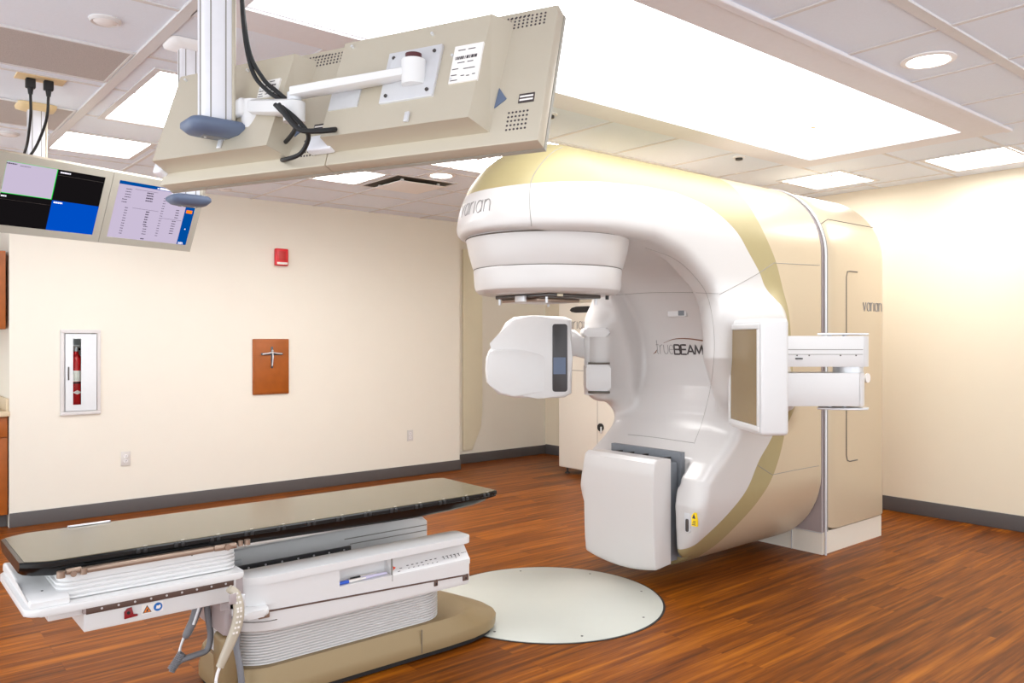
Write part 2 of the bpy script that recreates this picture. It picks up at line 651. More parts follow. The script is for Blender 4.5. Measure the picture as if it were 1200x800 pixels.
def grille_panel(x0, x1, y0, y1, label):
    t = thing('return_air_grille', label, 'air grille', (x0, y0, ZC), group='perforated return air panels')
    w, d = x1 - x0, y1 - y0
    MB().box(0.012, w - 0.012, 0.012, d - 0.012, -0.007, -0.001).build('perforated_sheet', 'grille', t)
    b = MB()
    for q in ((0, w, 0, 0.012), (0, w, d - 0.012, d), (0, 0.012, 0.012, d - 0.012), (w - 0.012, w, 0.012, d - 0.012)):
        b.box(*q, -0.010, -0.001)
    b.build('frame', 'ceiling_grid', t)


grille_panel(-0.2, 1.03, 3.96, 4.50, 'grey perforated air panel nearest the front, beside the bar')
grille_panel(-0.2, 1.03, 5.17, 5.75, 'grey perforated air panel behind the far ceiling post')

t = thing('air_diffuser', 'white plaque air diffuser with a dark slot beside the square light', 'air vent', (3.43, 5.55, ZC))
MB().box(0.0, 0.56, 0.0, 0.58, -0.006, -0.001).build('dark_throat', 'dark_gap', t)
MB().box(0.06, 0.50, 0.06, 0.50, -0.034, -0.028, r=0.003).build('face_plate', 'vent_white', t)
b = MB()
for q in ((0, 0.56, -0.02, 0.0), (0, 0.56, 0.58, 0.60), (-0.02, 0, -0.02, 0.60), (0.56, 0.58, -0.02, 0.60)):
    b.box(*q, -0.009, -0.001)
b.build('frame', 'ceiling_grid', t)
for q in ((0.1, 0.1), (0.46, 0.1), (0.1, 0.46), (0.46, 0.46)):
    MB().box(q[0] - 0.01, q[0] + 0.01, q[1] - 0.01, q[1] + 0.01, -0.03, -0.004).build('hanger', 'ceiling_grid', t)


def sprinkler(x, y, label):
    t = thing('fire_sprinkler', label, 'sprinkler', (x, y, ZC), group='flush ceiling sprinklers')
    MB().lathe((0, 0, 0), [(0.045, 0), (0.045, -0.004), (0.03, -0.008)], 32).build('escutcheon', 'vent_white', t)
    MB().lathe((0, 0, 0), [(0.026, -0.006), (0.026, -0.022), (0.01, -0.026)], 24).build('cap', 'steel_dark', t)


sprinkler(5.014, 3.429, 'flush sprinkler in the white tile above the machine body')
sprinkler(3.20, 3.49, 'flush sprinkler beside the corner of the hanging monitor')

# ------------------------------------------------------------------ things on the long wall
t = thing('fire_extinguisher_cabinet', 'recessed silver cabinet with slim window showing the extinguisher', 'extinguisher cabinet', (1.355, YL, 0.865))
w, h = 0.30, 0.705
b = MB()
for q in ((0, w, 0, 0.03), (0, w, h - 0.03, h), (0, 0.028, 0.03, h - 0.03), (w - 0.028, w, 0.03, h - 0.03)):
    b.box(q[0], q[1], -0.018, -0.001, q[2], q[3], r=0.003)
b.build('frame', 'ceiling_grid', t)
b = MB()
gx0, gx1, gz0, gz1 = 0.090, 0.150, 0.085, 0.63
d = (0.034, w - 0.034, 0.036, h - 0.036)
for q in ((d[0], gx0, d[2], d[3]), (gx1, d[1], d[2], d[3]), (gx0, gx1, d[2], gz0), (gx0, gx1, gz1, d[3])):
    b.box(q[0], q[1], -0.024, -0.014, q[2], q[3])
door = b.build('door', 'silver', t)
MB().box(0.052, 0.062, -0.034, -0.0245, 0.29, 0.40, r=0.003).build('handle', 'steel_dark', door)
MB().box(gx0, gx1, -0.0185, -0.0155, gz0, gz1).build('window_pane', 'glass', door)
b = MB()
b.box(0.031, 0.033, 0, 0.17, 0.031, h - 0.031).box(w - 0.033, w - 0.031, 0, 0.17, 0.031, h - 0.031)
b.box(0.033, w - 0.033, 0.168, 0.17, 0.031, h - 0.031).box(0.033, w - 0.033, 0, 0.168, 0.0305, 0.034)
b.build('inner_tub', 'silver', t)
ex = thing('fire_extinguisher', 'red fire extinguisher bottle behind the cabinet window', 'fire extinguisher', (1.485, YL + 0.075, 0.8995))
MB().lathe((0, 0, 0), [(0.05, 0), (0.055, 0.01), (0.055, 0.40), (0.045, 0.44), (0.018, 0.47), (0.016, 0.49)], 32).build('bottle', 'red_paint', ex)
MB().lathe((0, 0, 0), [(0.0556, 0.24), (0.0556, 0.33)], 32, cap=False).build('paper_label', 'paper', ex)
MB().lathe((0, 0, 0), [(0.0558, 0.222), (0.0558, 0.236)], 32, cap=False).build('black_band', 'black', ex)
MB().lathe((0, 0, 0), [(0.02, 0.49), (0.02, 0.52), (0.012, 0.53)], 16).build('valve', 'silver', ex)
MB().box(-0.05, 0.04, -0.012, 0.012, 0.53, 0.545, r=0.004).build('lever', 'silver', ex)
MB().tube(spline([(0.02, 0, 0.51), (0.06, -0.01, 0.49), (0.075, 0, 0.40), (0.07, 0.01, 0.2)], 6), 0.009).build('hose', 'rubber', ex)
MB().prism([(-0.034, 0.15), (0, 0.132), (0.034, 0.15), (0, 0.168)], -0.0575, -0.0545, axis='y').build('badge', 'paper', ex)

t = thing('fire_alarm_box', 'small red fire alarm strobe box high on the long wall', 'fire alarm', (3.18, YL, 2.198))
MB().box(0, 0.13, -0.045, -0.001, 0, 0.166, r=0.012).build('housing', 'red_plastic', t)
MB().box(0.012, 0.118, -0.05, -0.0455, 0.012, 0.034, r=0.002).build('strobe_lens', 'paper', t)
MB().box(0.03, 0.1, -0.0475, -0.0452, 0.05, 0.14, r=0.001).build('sounder_grille', 'red_paint', t)

t = thing('crucifix_plaque', 'wooden wall plaque bearing a small metal cross', 'wall plaque', (2.965, YL, 0.962))
MB().box(0, 0.36, -0.022, -0.001, 0, 0.53, r=0.008).build('board', 'cherry_wood', t)
MB().box(0.014, 0.346, -0.028, -0.0215, 0.014, 0.516, r=0.006).build('raised_face', 'cherry_wood', t)
b = MB()
b.box(0.172, 0.192, -0.038, -0.0285, 0.25, 0.455, r=0.004)
b.box(0.075, 0.29, -0.0385, -0.0285, 0.375, 0.397, r=0.004)
b.build('cross', 'pewter', t)
b = MB()
b.tube(spline([(0.085, -0.041, 0.386), (0.14, -0.044, 0.392), (0.182, -0.047, 0.40), (0.225, -0.044, 0.392), (0.28, -0.041, 0.386)], 5), 0.006)
b.tube(spline([(0.182, -0.047, 0.40), (0.186, -0.047, 0.35), (0.179, -0.044, 0.27)], 5), [0.007] * 6 + [0.005] * 5)
b.lathe((0.182, -0.046, 0.415), [(0.004, -0.012), (0.011, 0), (0.004, 0.012)], 12)
b.build('corpus', 'silver', t)


def outlet(x, z, label):
    t = thing('wall_outlet', label, 'power outlet', (x, YL, z), group='white wall outlets')
    MB().box(0, 0.075, -0.008, -0.001, 0, 0.12, r=0.003).build('cover_plate', 'outlet_plate', t)
    for k in (0.025, 0.066):
        s = MB().prism(arc(0.0375, k + 0.014, 0.017, 0.016, 0, 345, 14), -0.011, -0.0085, axis='y').build('socket', 'vent_white', t)
        b = MB()
        b.box(0.030, 0.033, -0.0118, -0.0112, k + 0.012, k + 0.022)
        b.box(0.042, 0.045, -0.0118, -0.0112, k + 0.012, k + 0.022)
        b.box(0.036, 0.040, -0.0118, -0.0112, k + 0.003, k + 0.008)
        b.build('slots', 'ink', s)


outlet(1.815, 0.408, 'white wall outlet under the extinguisher cabinet')
outlet(4.685, 0.382, 'white wall outlet near the outer end of the long wall')

o = MB().prism([(5.66, 0.16), (5.80, 0.16), (5.93, 0.42), (5.95, 0.62), (5.95, 2.2), (5.87, 2.56), (5.66, 2.56)], YB - 0.02, YB - 0.001, axis='y', r=0.004).build('wall_panel', 'olive_panel')
tag(o, 'tall pale olive wall panel with a cut corner in the recess', 'wall panel')

# kitchenette units at the far left
t = thing('base_cabinet', 'reddish wooden base cabinet under the beige counter at far left', 'cabinet', (0.1, 7.42, 0))
MB().box(0, 0.895, 0.02, 0.55, 0.1, 0.88).build('carcass', 'cherry_wood', t)
MB().box(0, 0.895, 0.07, 0.5, 0, 0.1).build('toe_kick', 'baseboard', t)
for (a, c) in ((0.004, 0.44), (0.448, 0.89)):
    dr = MB().box(a, c, 0, 0.019, 0.72, 0.875, r=0.003).build('drawer', 'cherry_wood', t)
    MB().tube([((a + c) / 2 - 0.06, -0.02, 0.80), ((a + c) / 2 + 0.06, -0.02, 0.80)], 0.005).build('handle', 'silver', dr)
    do = MB().box(a, c, 0, 0.019, 0.105, 0.71, r=0.003).build('door', 'cherry_wood', t)
    MB().tube([(c - 0.36, -0.02, 0.5), (c - 0.36, -0.02, 0.62)], 0.005).build('handle', 'silver', do)
t = thing('countertop', 'beige countertop with upstand on the far left base cabinet', 'countertop', (0.1, 7.39, 0.881))
MB().box(0, 0.905, 0, 0.585, 0, 0.04, r=0.006).build('slab', 'counter', t)
MB().box(0.88, 0.899, 0.02, 0.585, 0.0405, 0.14, r=0.003).build('upstand', 'counter', t)
t = thing('wall_cabinet', 'reddish wooden wall cabinet hung above the counter at far left', 'cabinet', (0.12, 7.42, 1.57))
MB().box(0, 0.86, 0.02, 0.375, 0, 0.62).build('carcass', 'cherry_wood', t)
for (a, c) in ((0.004, 0.428), (0.434, 0.858)):
    do = MB().box(a, c, 0, 0.019, 0.003, 0.617, r=0.003).build('door', 'cherry_wood', t)
    MB().tube([(c - 0.36, -0.02, 0.06), (c - 0.36, -0.02, 0.18)], 0.005).build('handle', 'silver', do)


# ------------------------------------------------------------------ the treatment machine: one smooth field, polygonised
YC, RW = 3.39, 0.52          # gantry axis and half width
ZL, ZH = 0.57, 2.075         # centres of the two rounded ends
IX = 3.09                    # beam axis
XB = 5.175                   # back of the gantry


def polysd(px, pz, poly):
    """signed distance to a polygon, negative inside"""
    d = np.full(px.shape, 1e9)
    s = np.ones(px.shape)
    n = len(poly)
    for i in range(n):
        ax, az = poly[i]
        bx, bz = poly[(i + 1) % n]
        ex_, ez = bx - ax, bz - az
        wx, wz = px - ax, pz - az
        t = np.clip((wx * ex_ + wz * ez) / (ex_ * ex_ + ez * ez), 0, 1)
        d = np.minimum(d, (wx - ex_ * t) ** 2 + (wz - ez * t) ** 2)
        c1 = pz >= az
        c2 = pz < bz
        c3 = ex_ * wz > ez * wx
        s = np.where((c1 & c2 & c3) | (~c1 & ~c2 & ~c3), -s, s)
    return s * np.sqrt(d)


def smin(a, b, k):
    h = np.maximum(k - np.abs(a - b), 0) / k
    return np.minimum(a, b) - h * h * k * 0.25


def smax(a, b, k):
    return -smin(-a, -b, k)


def cr2(pts, n=6):
    return [(p.x, p.y) for p in spline([(a, b, 0) for a, b in pts], n)]


# side-view curves (X, z)
CUT = [(1.8, 2.05), (3.2, 2.05)] + cr2([(3.42, 2.045), (3.67, 1.975), (3.85, 1.87), (4.02, 1.74), (4.15, 1.55), (4.23, 1.3), (4.25, 1.12), (4.21, 0.97), (4.10, 0.85), (3.96, 0.75)], 5) + [(3.865, 0.66), (3.83, 0.5), (3.85, 0.2), (3.90, -0.1), (1.8, -0.1)]
CHAN = [(1.8, 2.10), (3.40, 2.02)] + cr2([(3.60, 2.0), (3.85, 1.93), (4.10, 1.78), (4.25, 1.58), (4.30, 1.36), (4.27, 1.15), (4.17, 0.97), (4.05, 0.86)], 5) + [(3.97, 0.80), (3.97, 0.60), (1.8, 0.60)]
GO = [(2.2, 2.95), (4.42, 2.95), (4.40, 2.40)] + cr2([(4.43, 2.26), (4.50, 2.13), (4.60, 1.994), (4.685, 1.81), (4.755, 1.62), (4.79, 1.25), (4.70, 0.866), (4.576, 0.629), (4.418, 0.48), (4.24, 0.33), (4.12, 0.175)], 4) + [(4.05, -0.1), (2.2, -0.1)]
GI = [(2.2, 2.275), (2.6, 2.288), (3.07, 2.322), (3.40, 2.342)] + cr2([(3.68, 2.338), (3.93, 2.285), (4.155, 2.167), (4.294, 2.034), (4.42, 1.908), (4.465, 1.83), (4.53, 1.75), (4.62, 1.69), (4.68, 1.60), (4.70, 1.30), (4.65, 1.0), (4.54, 0.85), (4.44, 0.76), (4.385, 0.70), (4.284, 0.571), (4.094, 0.426), (3.975, 0.34)], 4) + [(3.86, 0.24), (3.70, 0.05), (2.2, 0.05)]


def f_body(x, y, z):
    q = np.abs(y - YC)
    lat = np.where(x < IX, np.sqrt((x - IX) ** 2 + q * q), q)
    zz = z - np.clip(z, ZL, ZH)
    return np.sqrt(lat * lat + zz * zz) - RW


def f_gantry(x, y, z, dcut=None, dch=None):
    q = np.abs(y - YC)
    if dcut is None:
        dcut, dch = polysd(x, z, CUT), polysd(x, z, CHAN)
    f = smax(f_body(x, y, z), -dcut, 0.07)
    f = smax(f, x - XB, 0.02)
    # arm housings swelling out on both sides
    bx = np.abs(x - 4.28 - 0.45 * np.clip(1.38 - z, 0, 0.4) * np.clip((YC - y) / 0.1 + 0.5, 0, 1)) - 0.23
    by = np.abs(q - 0.50) - 0.0
    bz = np.abs(z - 1.375) - 0.205
    r = 0.11
    bl = np.sqrt(np.maximum(bx, 0) ** 2 + np.maximum(by, 0) ** 2 + np.maximum(bz, 0) ** 2) - r
    f = smin(f, bl, 0.20)
    ch = smax(dch, q - 0.335, 0.04)
    f = smax(f, -ch, 0.02)
    px = np.abs(x - 3.6) - 0.36
    py = q - 0.315
    pz = np.abs(z - 0.42) - 0.36
    f = smax(f, -np.maximum(np.maximum(px, py), pz), 0.02)
    return f


def surface_net(f, lo, hi, h):
    n = [int(math.ceil((b - a) / h)) + 1 for a, b in zip(lo, hi)]
    ax = [lo[i] + h * np.arange(n[i]) for i in range(3)]
    X2, Z2 = np.meshgrid(ax[0], ax[2], indexing='ij')
    d1 = polysd(X2, Z2, CUT)[:, None, :]
    d2 = polysd(X2, Z2, CHAN)[:, None, :]
    F = f(ax[0][:, None, None], ax[1][None, :, None], ax[2][None, None, :], d1, d2)
    S = F < 0
    acc = np.zeros([k - 1 for k in n] + [3])
    cnt = np.zeros([k - 1 for k in n])
    I = np.indices([k - 1 for k in n]).astype(float)
    c = lambda a, o: a[o[0]:a.shape[0] - 1 + o[0], o[1]:a.shape[1] - 1 + o[1], o[2]:a.shape[2] - 1 + o[2]]
    for d in range(3):
        e = [0, 0, 0]
        e[d] = 1
        for u in (0, 1):
            for v in (0, 1):
                o0 = [0, 0, 0]
                oth = [k for k in range(3) if k != d]
                o0[oth[0]], o0[oth[1]] = u, v
                o1 = [o0[k] + e[k] for k in range(3)]
                a, b = c(F, o0), c(F, o1)
                m = c(S, o0) != c(S, o1)
                t = np.where(m, a / np.where(m, a - b, 1), 0)
                for k in range(3):
                    acc[..., k] += np.where(m, o0[k] + (t if k == d else 0), 0)
                cnt += m
    act = cnt > 0
    idx = -np.ones(act.shape, int)
    idx[act] = np.arange(act.sum())
    V = (acc[act] / cnt[act][:, None] + np.stack([I[k][act] for k in range(3)], 1)) * h + np.array(lo)
    Q = []
    for d in range(3):
        oth = [k for k in range(3) if k != d]
        sl = [slice(None)] * 3
        sl2 = [slice(None)] * 3
        sl[d] = slice(0, n[d] - 1)
        sl2[d] = slice(1, n[d])
        A, B = S[tuple(sl)], S[tuple(sl2)]
        m = A != B
        p = np.argwhere(m)
        ok = (p[:, oth[0]] > 0) & (p[:, oth[1]] > 0) & (p[:, oth[0]] < n[oth[0]] - 1) & (p[:, oth[1]] < n[oth[1]] - 1)
        p = p[ok]
        flip = A[tuple(p.T)]

        def cell(du, dv):
            w = p.copy()
            w[:, oth[0]] -= du
            w[:, oth[1]] -= dv
            return idx[tuple(w.T)]
        q = np.stack([cell(0, 0), cell(1, 0), cell(1, 1), cell(0, 1)], 1)
        if d == 1:
            flip = ~flip
        flip = ~flip
        q[flip] = q[flip][:, ::-1]
        Q.append(q)
    return V, np.concatenate(Q)


def grad(f, P, e=0.002):
    G = np.zeros_like(P)
    for k in range(3):
        d = np.zeros(3)
        d[k] = e
        A, B = P + d, P - d
        G[:, k] = (f(A[:, 0], A[:, 1], A[:, 2]) - f(B[:, 0], B[:, 1], B[:, 2])) / (2 * e)
    return G


def to_surface(f, P, it=4):
    for _ in range(it):
        g = grad(f, P)
        v = f(P[:, 0], P[:, 1], P[:, 2])
        P = P - np.clip(v / np.maximum((g * g).sum(1), 0.2), -0.02, 0.02)[:, None] * g
    return P


def clip_mesh(V, polys, s):
    """split polygons by the sign of s: returns vertices, part s<0, part s>=0"""
    V = list(map(tuple, V))
    neg, pos, cache = [], [], {}
    for p in polys:
        a = [s[i] < 0 for i in p]
        if all(a):
            neg.append(p)
        elif not any(a):
            pos.append(p)
        else:
            A, B = [], []
            for k, i in enumerate(p):
                j = p[(k + 1) % len(p)]
                (A if s[i] < 0 else B).append(i)
                if (s[i] < 0) != (s[j] < 0):
                    key = (min(i, j), max(i, j))
                    if key not in cache:
                        t = s[i] / (s[i] - s[j])
                        cache[key] = len(V)
                        V.append(tuple(V[i][q] + (V[j][q] - V[i][q]) * t for q in range(3)))
                    A.append(cache[key])
                    B.append(cache[key])
            if len(A) > 2:
                neg.append(tuple(A))
            if len(B) > 2:
                pos.append(tuple(B))
    return np.array(V), neg, pos


def mesh_from(name, V, polys, m, parent, f):
    used = sorted({i for p in polys for i in p})
    mp = {i: k for k, i in enumerate(used)}
    P = np.array([V[i] for i in used])
    me = bpy.data.meshes.new(name)
    me.from_pydata(P.tolist(), [], [tuple(mp[i] for i in p) for p in polys])
    me.validate()
    me.update()
    o = link(name, me, m, parent, True, 0)
    g = grad(f, P)
    g /= np.maximum(np.linalg.norm(g, axis=1), 1e-6)[:, None]
    me.normals_split_custom_set_from_vertices(g.tolist())
    return o


def gstep(P, direction, n=160, step=0.012):
    """walk points along a direction until they meet the gantry surface"""
    P = np.array(P, float)
    d = np.array(direction, float)
    if d.ndim == 1:
        d = np.tile(d, (len(P), 1))
    done = np.zeros(len(P), bool)
    for _ in range(n):
        v = f_gantry(P[:, 0], P[:, 1], P[:, 2])
        done |= v < 0.0005
        P = np.where(done[:, None], P, P + d * np.clip(v, 0.0005, step)[:, None])
    return P


linac = thing('linear_accelerator', 'large cream and white radiotherapy machine with overhanging head', 'treatment machine', (5.2, 3.39, 0))


def part(mb, name, m, parent=None, **k):
    """part of the machine, modelled in room coordinates"""
    o = mb.build(name, m, None, **k)
    o.parent = parent or linac
    if parent is None:
        o.matrix_parent_inverse = Matrix.Translation(-linac.location)
    return o


V, Q = surface_net(f_gantry, (2.50, 2.70, 0.0), (5.22, 4.08, 2.66), 0.02)
V = to_surface(f_gantry, V)
polys = [tuple(q) for q in Q.tolist()]
body = f_body(V[:, 0], V[:, 1], V[:, 2])
V, gold_white, cream = clip_mesh(V, polys, np.minimum(polysd(V[:, 0], V[:, 2], GO), 0.055 - body))
body = f_body(V[:, 0], V[:, 1], V[:, 2])
V, white, gold = clip_mesh(V, gold_white, np.minimum(polysd(V[:, 0], V[:, 2], GI), 0.055 - body))
V = to_surface(f_gantry, V, 2)
for nm, ps, m in (('rear_shell', cream, 'cream_shell'), ('gold_band', gold, 'gold_paint'), ('front_cover', white, 'white_shell')):
    o = mesh_from(nm, V, ps, m, linac, f_gantry)
    o.matrix_parent_inverse = Matrix.Translation(-linac.location)
    if nm == 'gold_band':
        o['label'] = 'olive-gold band along the edge of the arm'


def seam(pts, r=0.0022, dirn=None, name='panel_seam', m='seam_grey', sp=6):
    pts = [tuple(p) for p in (spline(pts, sp) if sp else pts)]
    P = gstep(pts, dirn) if dirn is not None else to_surface(f_gantry, np.array(pts, float), 8)
    part(MB().tube(P.tolist(), r, 6), name, m)


CAM = np.array([0, 0, 1.5])


def sight(pts, **k):
    P = [tuple(p) for p in spline(pts, 8)]
    d = np.array(P) - CAM
    d /= np.linalg.norm(d, axis=1)[:, None]
    R = gstep(P, d, n=260)
    part(MB().tube(R.tolist(), k.get('r', 0.0022), 6), 'panel_seam', k.get('m', 'seam_grey'))


# joints of the covers: side of the gantry, head, throat panel
sight([(3.2725, 2.3495, 1.7119), (3.3459, 2.2883, 1.7618), (3.4194, 2.2271, 1.8158), (3.4768, 2.1792, 1.8657)])
sight([(3.7460, 2.3454, 1.8938), (3.8405, 2.2666, 1.8871), (3.9402, 2.1835, 1.8804)])
sight([(3.4162, 2.2298, 0.8809), (3.4449, 2.2058, 0.8560), (3.4704, 2.1845, 0.8352)])
sight([(3.7391, 2.3511, 0.7840), (3.8405, 2.2666, 0.8109), (3.9368, 2.1864, 0.8333)])
sight([(2.2408, 2.5585, 1.9745), (2.2352, 2.5631, 2.0470), (2.2352, 2.5631, 2.1303), (2.2436, 2.5562, 2.1810), (2.2714, 2.5330, 2.2390), (2.3104, 2.5005, 2.2897), (2.3410, 2.4750, 2.3096)])
sight([(2.8863, 2.6714, 1.7098), (3.0076, 2.5703, 1.7202), (3.1353, 2.4639, 1.7223), (3.2693, 2.3521, 1.7161)], m='seam_grey', r=0.0015)
sight([(2.9310, 2.6341, 1.0305), (3.0236, 2.5570, 1.0180), (3.1034, 2.4905, 1.0035), (3.1800, 2.4266, 0.9889)])
sight([(2.9948, 2.5809, 1.9404), (3.1034, 2.4905, 1.8864), (3.1832, 2.4240, 1.7950), (3.2310, 2.3841, 1.6911), (3.2534, 2.3654, 1.5042), (3.2438, 2.3734, 1.2964), (3.2119, 2.4000, 1.1094), (3.1800, 2.4266, 0.9931)], r=0.0012)

# lettering on head and throat panel
st, w = strokes('varian', 0.34)
b = MB()
hx = 0.066
for s in st:
    pts, dr = [], []
    for (a, c) in s:
        th = math.radians(72 - 33 * a / w)      # angle from the line of sight, left positive
        dx = -(math.sin(YAW) * math.cos(th) + math.cos(YAW) * math.sin(th))
        dy = -(math.cos(YAW) * math.cos(th) - math.sin(YAW) * math.sin(th))
        pts.append((IX + 0.7 * dx, YC + 0.7 * dy, 2.165 + hx * c))
        dr.append((-dx, -dy, 0))
    b.tube(gstep(pts, np.array(dr)).tolist(), 0.0034, 6)
part(b, 'lettering', 'logo_grey')
st, w = strokes('true', 0.22)
st2, w2 = strokes('BEAM', 0.16)
k = 0.385 / (w + 0.15 + w2)
b, b2 = MB(), MB()
for s in st:
    b.tube(gstep([(3.6, 3.595 - k * a, 1.392 + 0.062 * c) for a, c in s], (1, 0, 0)).tolist(), 0.0024, 6)
part(b, 'lettering', 'logo_grey')
for s in st2:
    b2.tube(gstep([(3.6, 3.595 - k * (w + 0.15 + a), 1.392 + 0.056 * c) for a, c in s], (1, 0, 0)).tolist(), 0.0058, 6)
part(b2, 'lettering', 'logo_dark')
sw = spline([(3.6, 3.53, 1.466), (3.6, 3.44, 1.492), (3.6, 3.33, 1.496), (3.6, 3.20, 1.483)], 8)
b = MB()
P = gstep([tuple(p) for p in sw], (1, 0, 0)).tolist()
b.tube(P, [0.0012 + 0.004 * i / len(P) for i in range(len(P))], 6)
P = gstep([(3.6, 3.63, 1.39), (3.6, 3.607, 1.403), (3.6, 3.595, 1.42)], (1, 0, 0)).tolist()
b.tube(P, [0.0015, 0.005, 0.0015], 6)
part(b, 'swoosh', 'rust')
# small light slot in the throat panel
xs = gstep([(3.6, 3.33, 1.66)], (1, 0, 0))[0][0]
MBs = MB().box(xs - 0.012, xs + 0.02, 3.27, 3.42, 1.64, 1.685, r=0.006)
o = part(MBs, 'light_slot', 'white_plastic')
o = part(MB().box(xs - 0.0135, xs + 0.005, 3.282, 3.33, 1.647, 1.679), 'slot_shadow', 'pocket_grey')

# ------------------ collimator under the head
cc = (IX, YC, 0)
part(MB().lathe(cc, [(0.30, 2.10), (0.468, 2.10), (0.466, 2.052), (0.452, 1.98), (0.430, 1.90), (0.424, 1.887), (0.40, 1.886)], 96), 'collimator_cone', 'white_shell', angle=30)
part(MB().lathe(cc, [(0.40, 1.8855), (0.420, 1.8835), (0.423, 1.875), (0.418, 1.79), (0.41, 1.765), (0.39, 1.748), (0.36, 1.742), (0.20, 1.742)], 96), 'collimator_drum', 'white_shell', angle=30)
part(MB().lathe(cc, [(0.419, 1.8875), (0.421, 1.8865), (0.421, 1.8845), (0.419, 1.8835)], 96, cap=False), 'collimator_joint', 'seam_dark')
part(MB().lathe(cc, [(0.466, 2.058), (0.470, 2.054), (0.466, 2.050)], 96, cap=False), 'head_joint', 'seam_dark')
tr = part(MB().box(IX - 0.20, IX + 0.20, YC - 0.23, YC + 0.23, 1.722, 1.743, r=0.006), 'accessory_mount', 'steel_dark')
part(MB().box(IX - 0.16, IX + 0.16, YC - 0.10, YC + 0.22, 1.703, 1.7215, r=0.004), 'interface_plate', 'bronze', tr)
b = MB()
for (dx, dy) in ((-0.21, -0.2), (-0.21, 0.2), (0.21, -0.2), (0.21, 0.2)):
    b.cyl((IX + dx * 0.9, YC + dy, 1.69), (IX + dx * 0.9, YC + dy, 1.724), 0.008, n=10)
b.box(IX - 0.22, IX - 0.2, YC - 0.05, YC + 0.03, 1.70, 1.735, r=0.003)
part(b, 'latch_pin', 'silver', tr)
part(MB().box(IX - 0.14, IX - 0.10, YC - 0.2345, YC - 0.2305, 1.726, 1.739), 'warning_strip', 'olive_panel', tr)
part(MB().cyl((IX + 0.26, YC - 0.22, 1.72), (IX + 0.26, YC - 0.22, 1.742), 0.01, n=12), 'camera_eye', 'black')

# ------------------ beam stopper cover at the bottom, portal imager stowed behind it
b = MB()
pr = cr2([(3.675, 0.30), (3.668, 0.55), (3.668, 0.70)], 5) + [(3.68, 0.755), (3.71, 0.775), (3.835, 0.770), (3.835, 0.10), (3.73, 0.09)] + cr2([(3.70, 0.088), (3.685, 0.12), (3.675, 0.30)], 4)[:-1]
xm, zm = 3.755, 0.43
rings = []
for q in (-0.292, -0.2905, -0.287, -0.283, -0.24, -0.20, -0.16, -0.08, 0, 0.08, 0.16, 0.20, 0.24, 0.283, 0.287, 0.2905, 0.292):
    e = max(0.0, abs(q) - 0.283) / 0.009          # rounded ends, lower rim bowed downwards in the middle
    ins = 0.009 * (1 - math.sqrt(max(0.0, 1 - e * e)))
    ring = []
    for x, z in pr:
        zz = z + (0.42 * q * q if z < 0.2 else 0)
        ring.append((x + ins * (1 if x < xm else -1), YC + q, zz + ins * (1 if z < zm else -1)))
    rings.append(ring)
b.loft(rings)
ims = part(b, 'imager_cover', 'white_shell', angle=28)
part(MB().box(3.845, 3.925, YC - 0.27, YC + 0.27, 0.14, 0.74, r=0.01), 'portal_imager', 'pocket_grey')
part(MB().box(3.93, 3.965, YC - 0.29, YC + 0.29, 0.16, 0.80), 'pocket_shade', 'pocket_grey')  # grey sheet added to colour in the shade of the open pocket
b = MB()
for k in (-0.2, -0.02, 0.1, 0.2):
    b.box(3.84, 3.945, YC + k - 0.012, YC + k + 0.012, 0.742, 0.765)
part(b, 'imager_rails', 'steel_dark')
# round-cornered latch and laser label on the lower front of the housing
yv = 2.98
xs = gstep([(3.4, yv, 0.42), (3.4, 2.93, 0.44)], (1, 0, 0))
x1_, x2_ = xs[0][0], xs[1][0]
o = part(MB().prism(rrect(yv - 0.022, yv + 0.018, 0.35, 0.50, 0.015), x1_ - 0.003, x1_ + 0.02, axis='x', r=0.002), 'release_latch', 'silver')
part(MB().prism(rrect(yv - 0.012, yv + 0.006, 0.355, 0.43, 0.006), x1_ - 0.010, x1_ - 0.0032, axis='x', r=0.002), 'latch_tongue', 'steel_dark', o)
sg = part(MB().box(x2_ - 0.004, x2_ + 0.012, 2.912, 2.948, 0.395, 0.475), 'laser_label', 'yellow')
part(MB().prism([(2.918, 0.44), (2.942, 0.44), (2.93, 0.468)], x2_ - 0.006, x2_ - 0.0042, axis='x'), 'warning_sign', 'ink', sg)
b = MB()
for k in range(3):
    b.box(x2_ - 0.006, x2_ - 0.0042, 2.917, 2.943 - 0.004 * k, 0.402 + 0.010 * k, 0.406 + 0.010 * k)
part(b, 'small_print', 'ink', sg)

# ------------------ left arm: joints on the housing, link and x-ray source
FW = Vector((math.sin(YAW), math.cos(YAW), 0))
RT = Vector((math.cos(YAW), -math.sin(YAW), 0))


def fr_pt(d, l, z):
    v = FW * d + RT * l
    return (v.x, v.y, z)


class Local(MB):
    """a box builder in the axes (across the view, away, up) placed at depth d"""

    def place(self, d, l, z):
        for v in self.bm.verts:
            p = FW * (d + v.co.y) + RT * (l + v.co.x)
            v.co = (p.x, p.y, z + v.co.z)
        return self


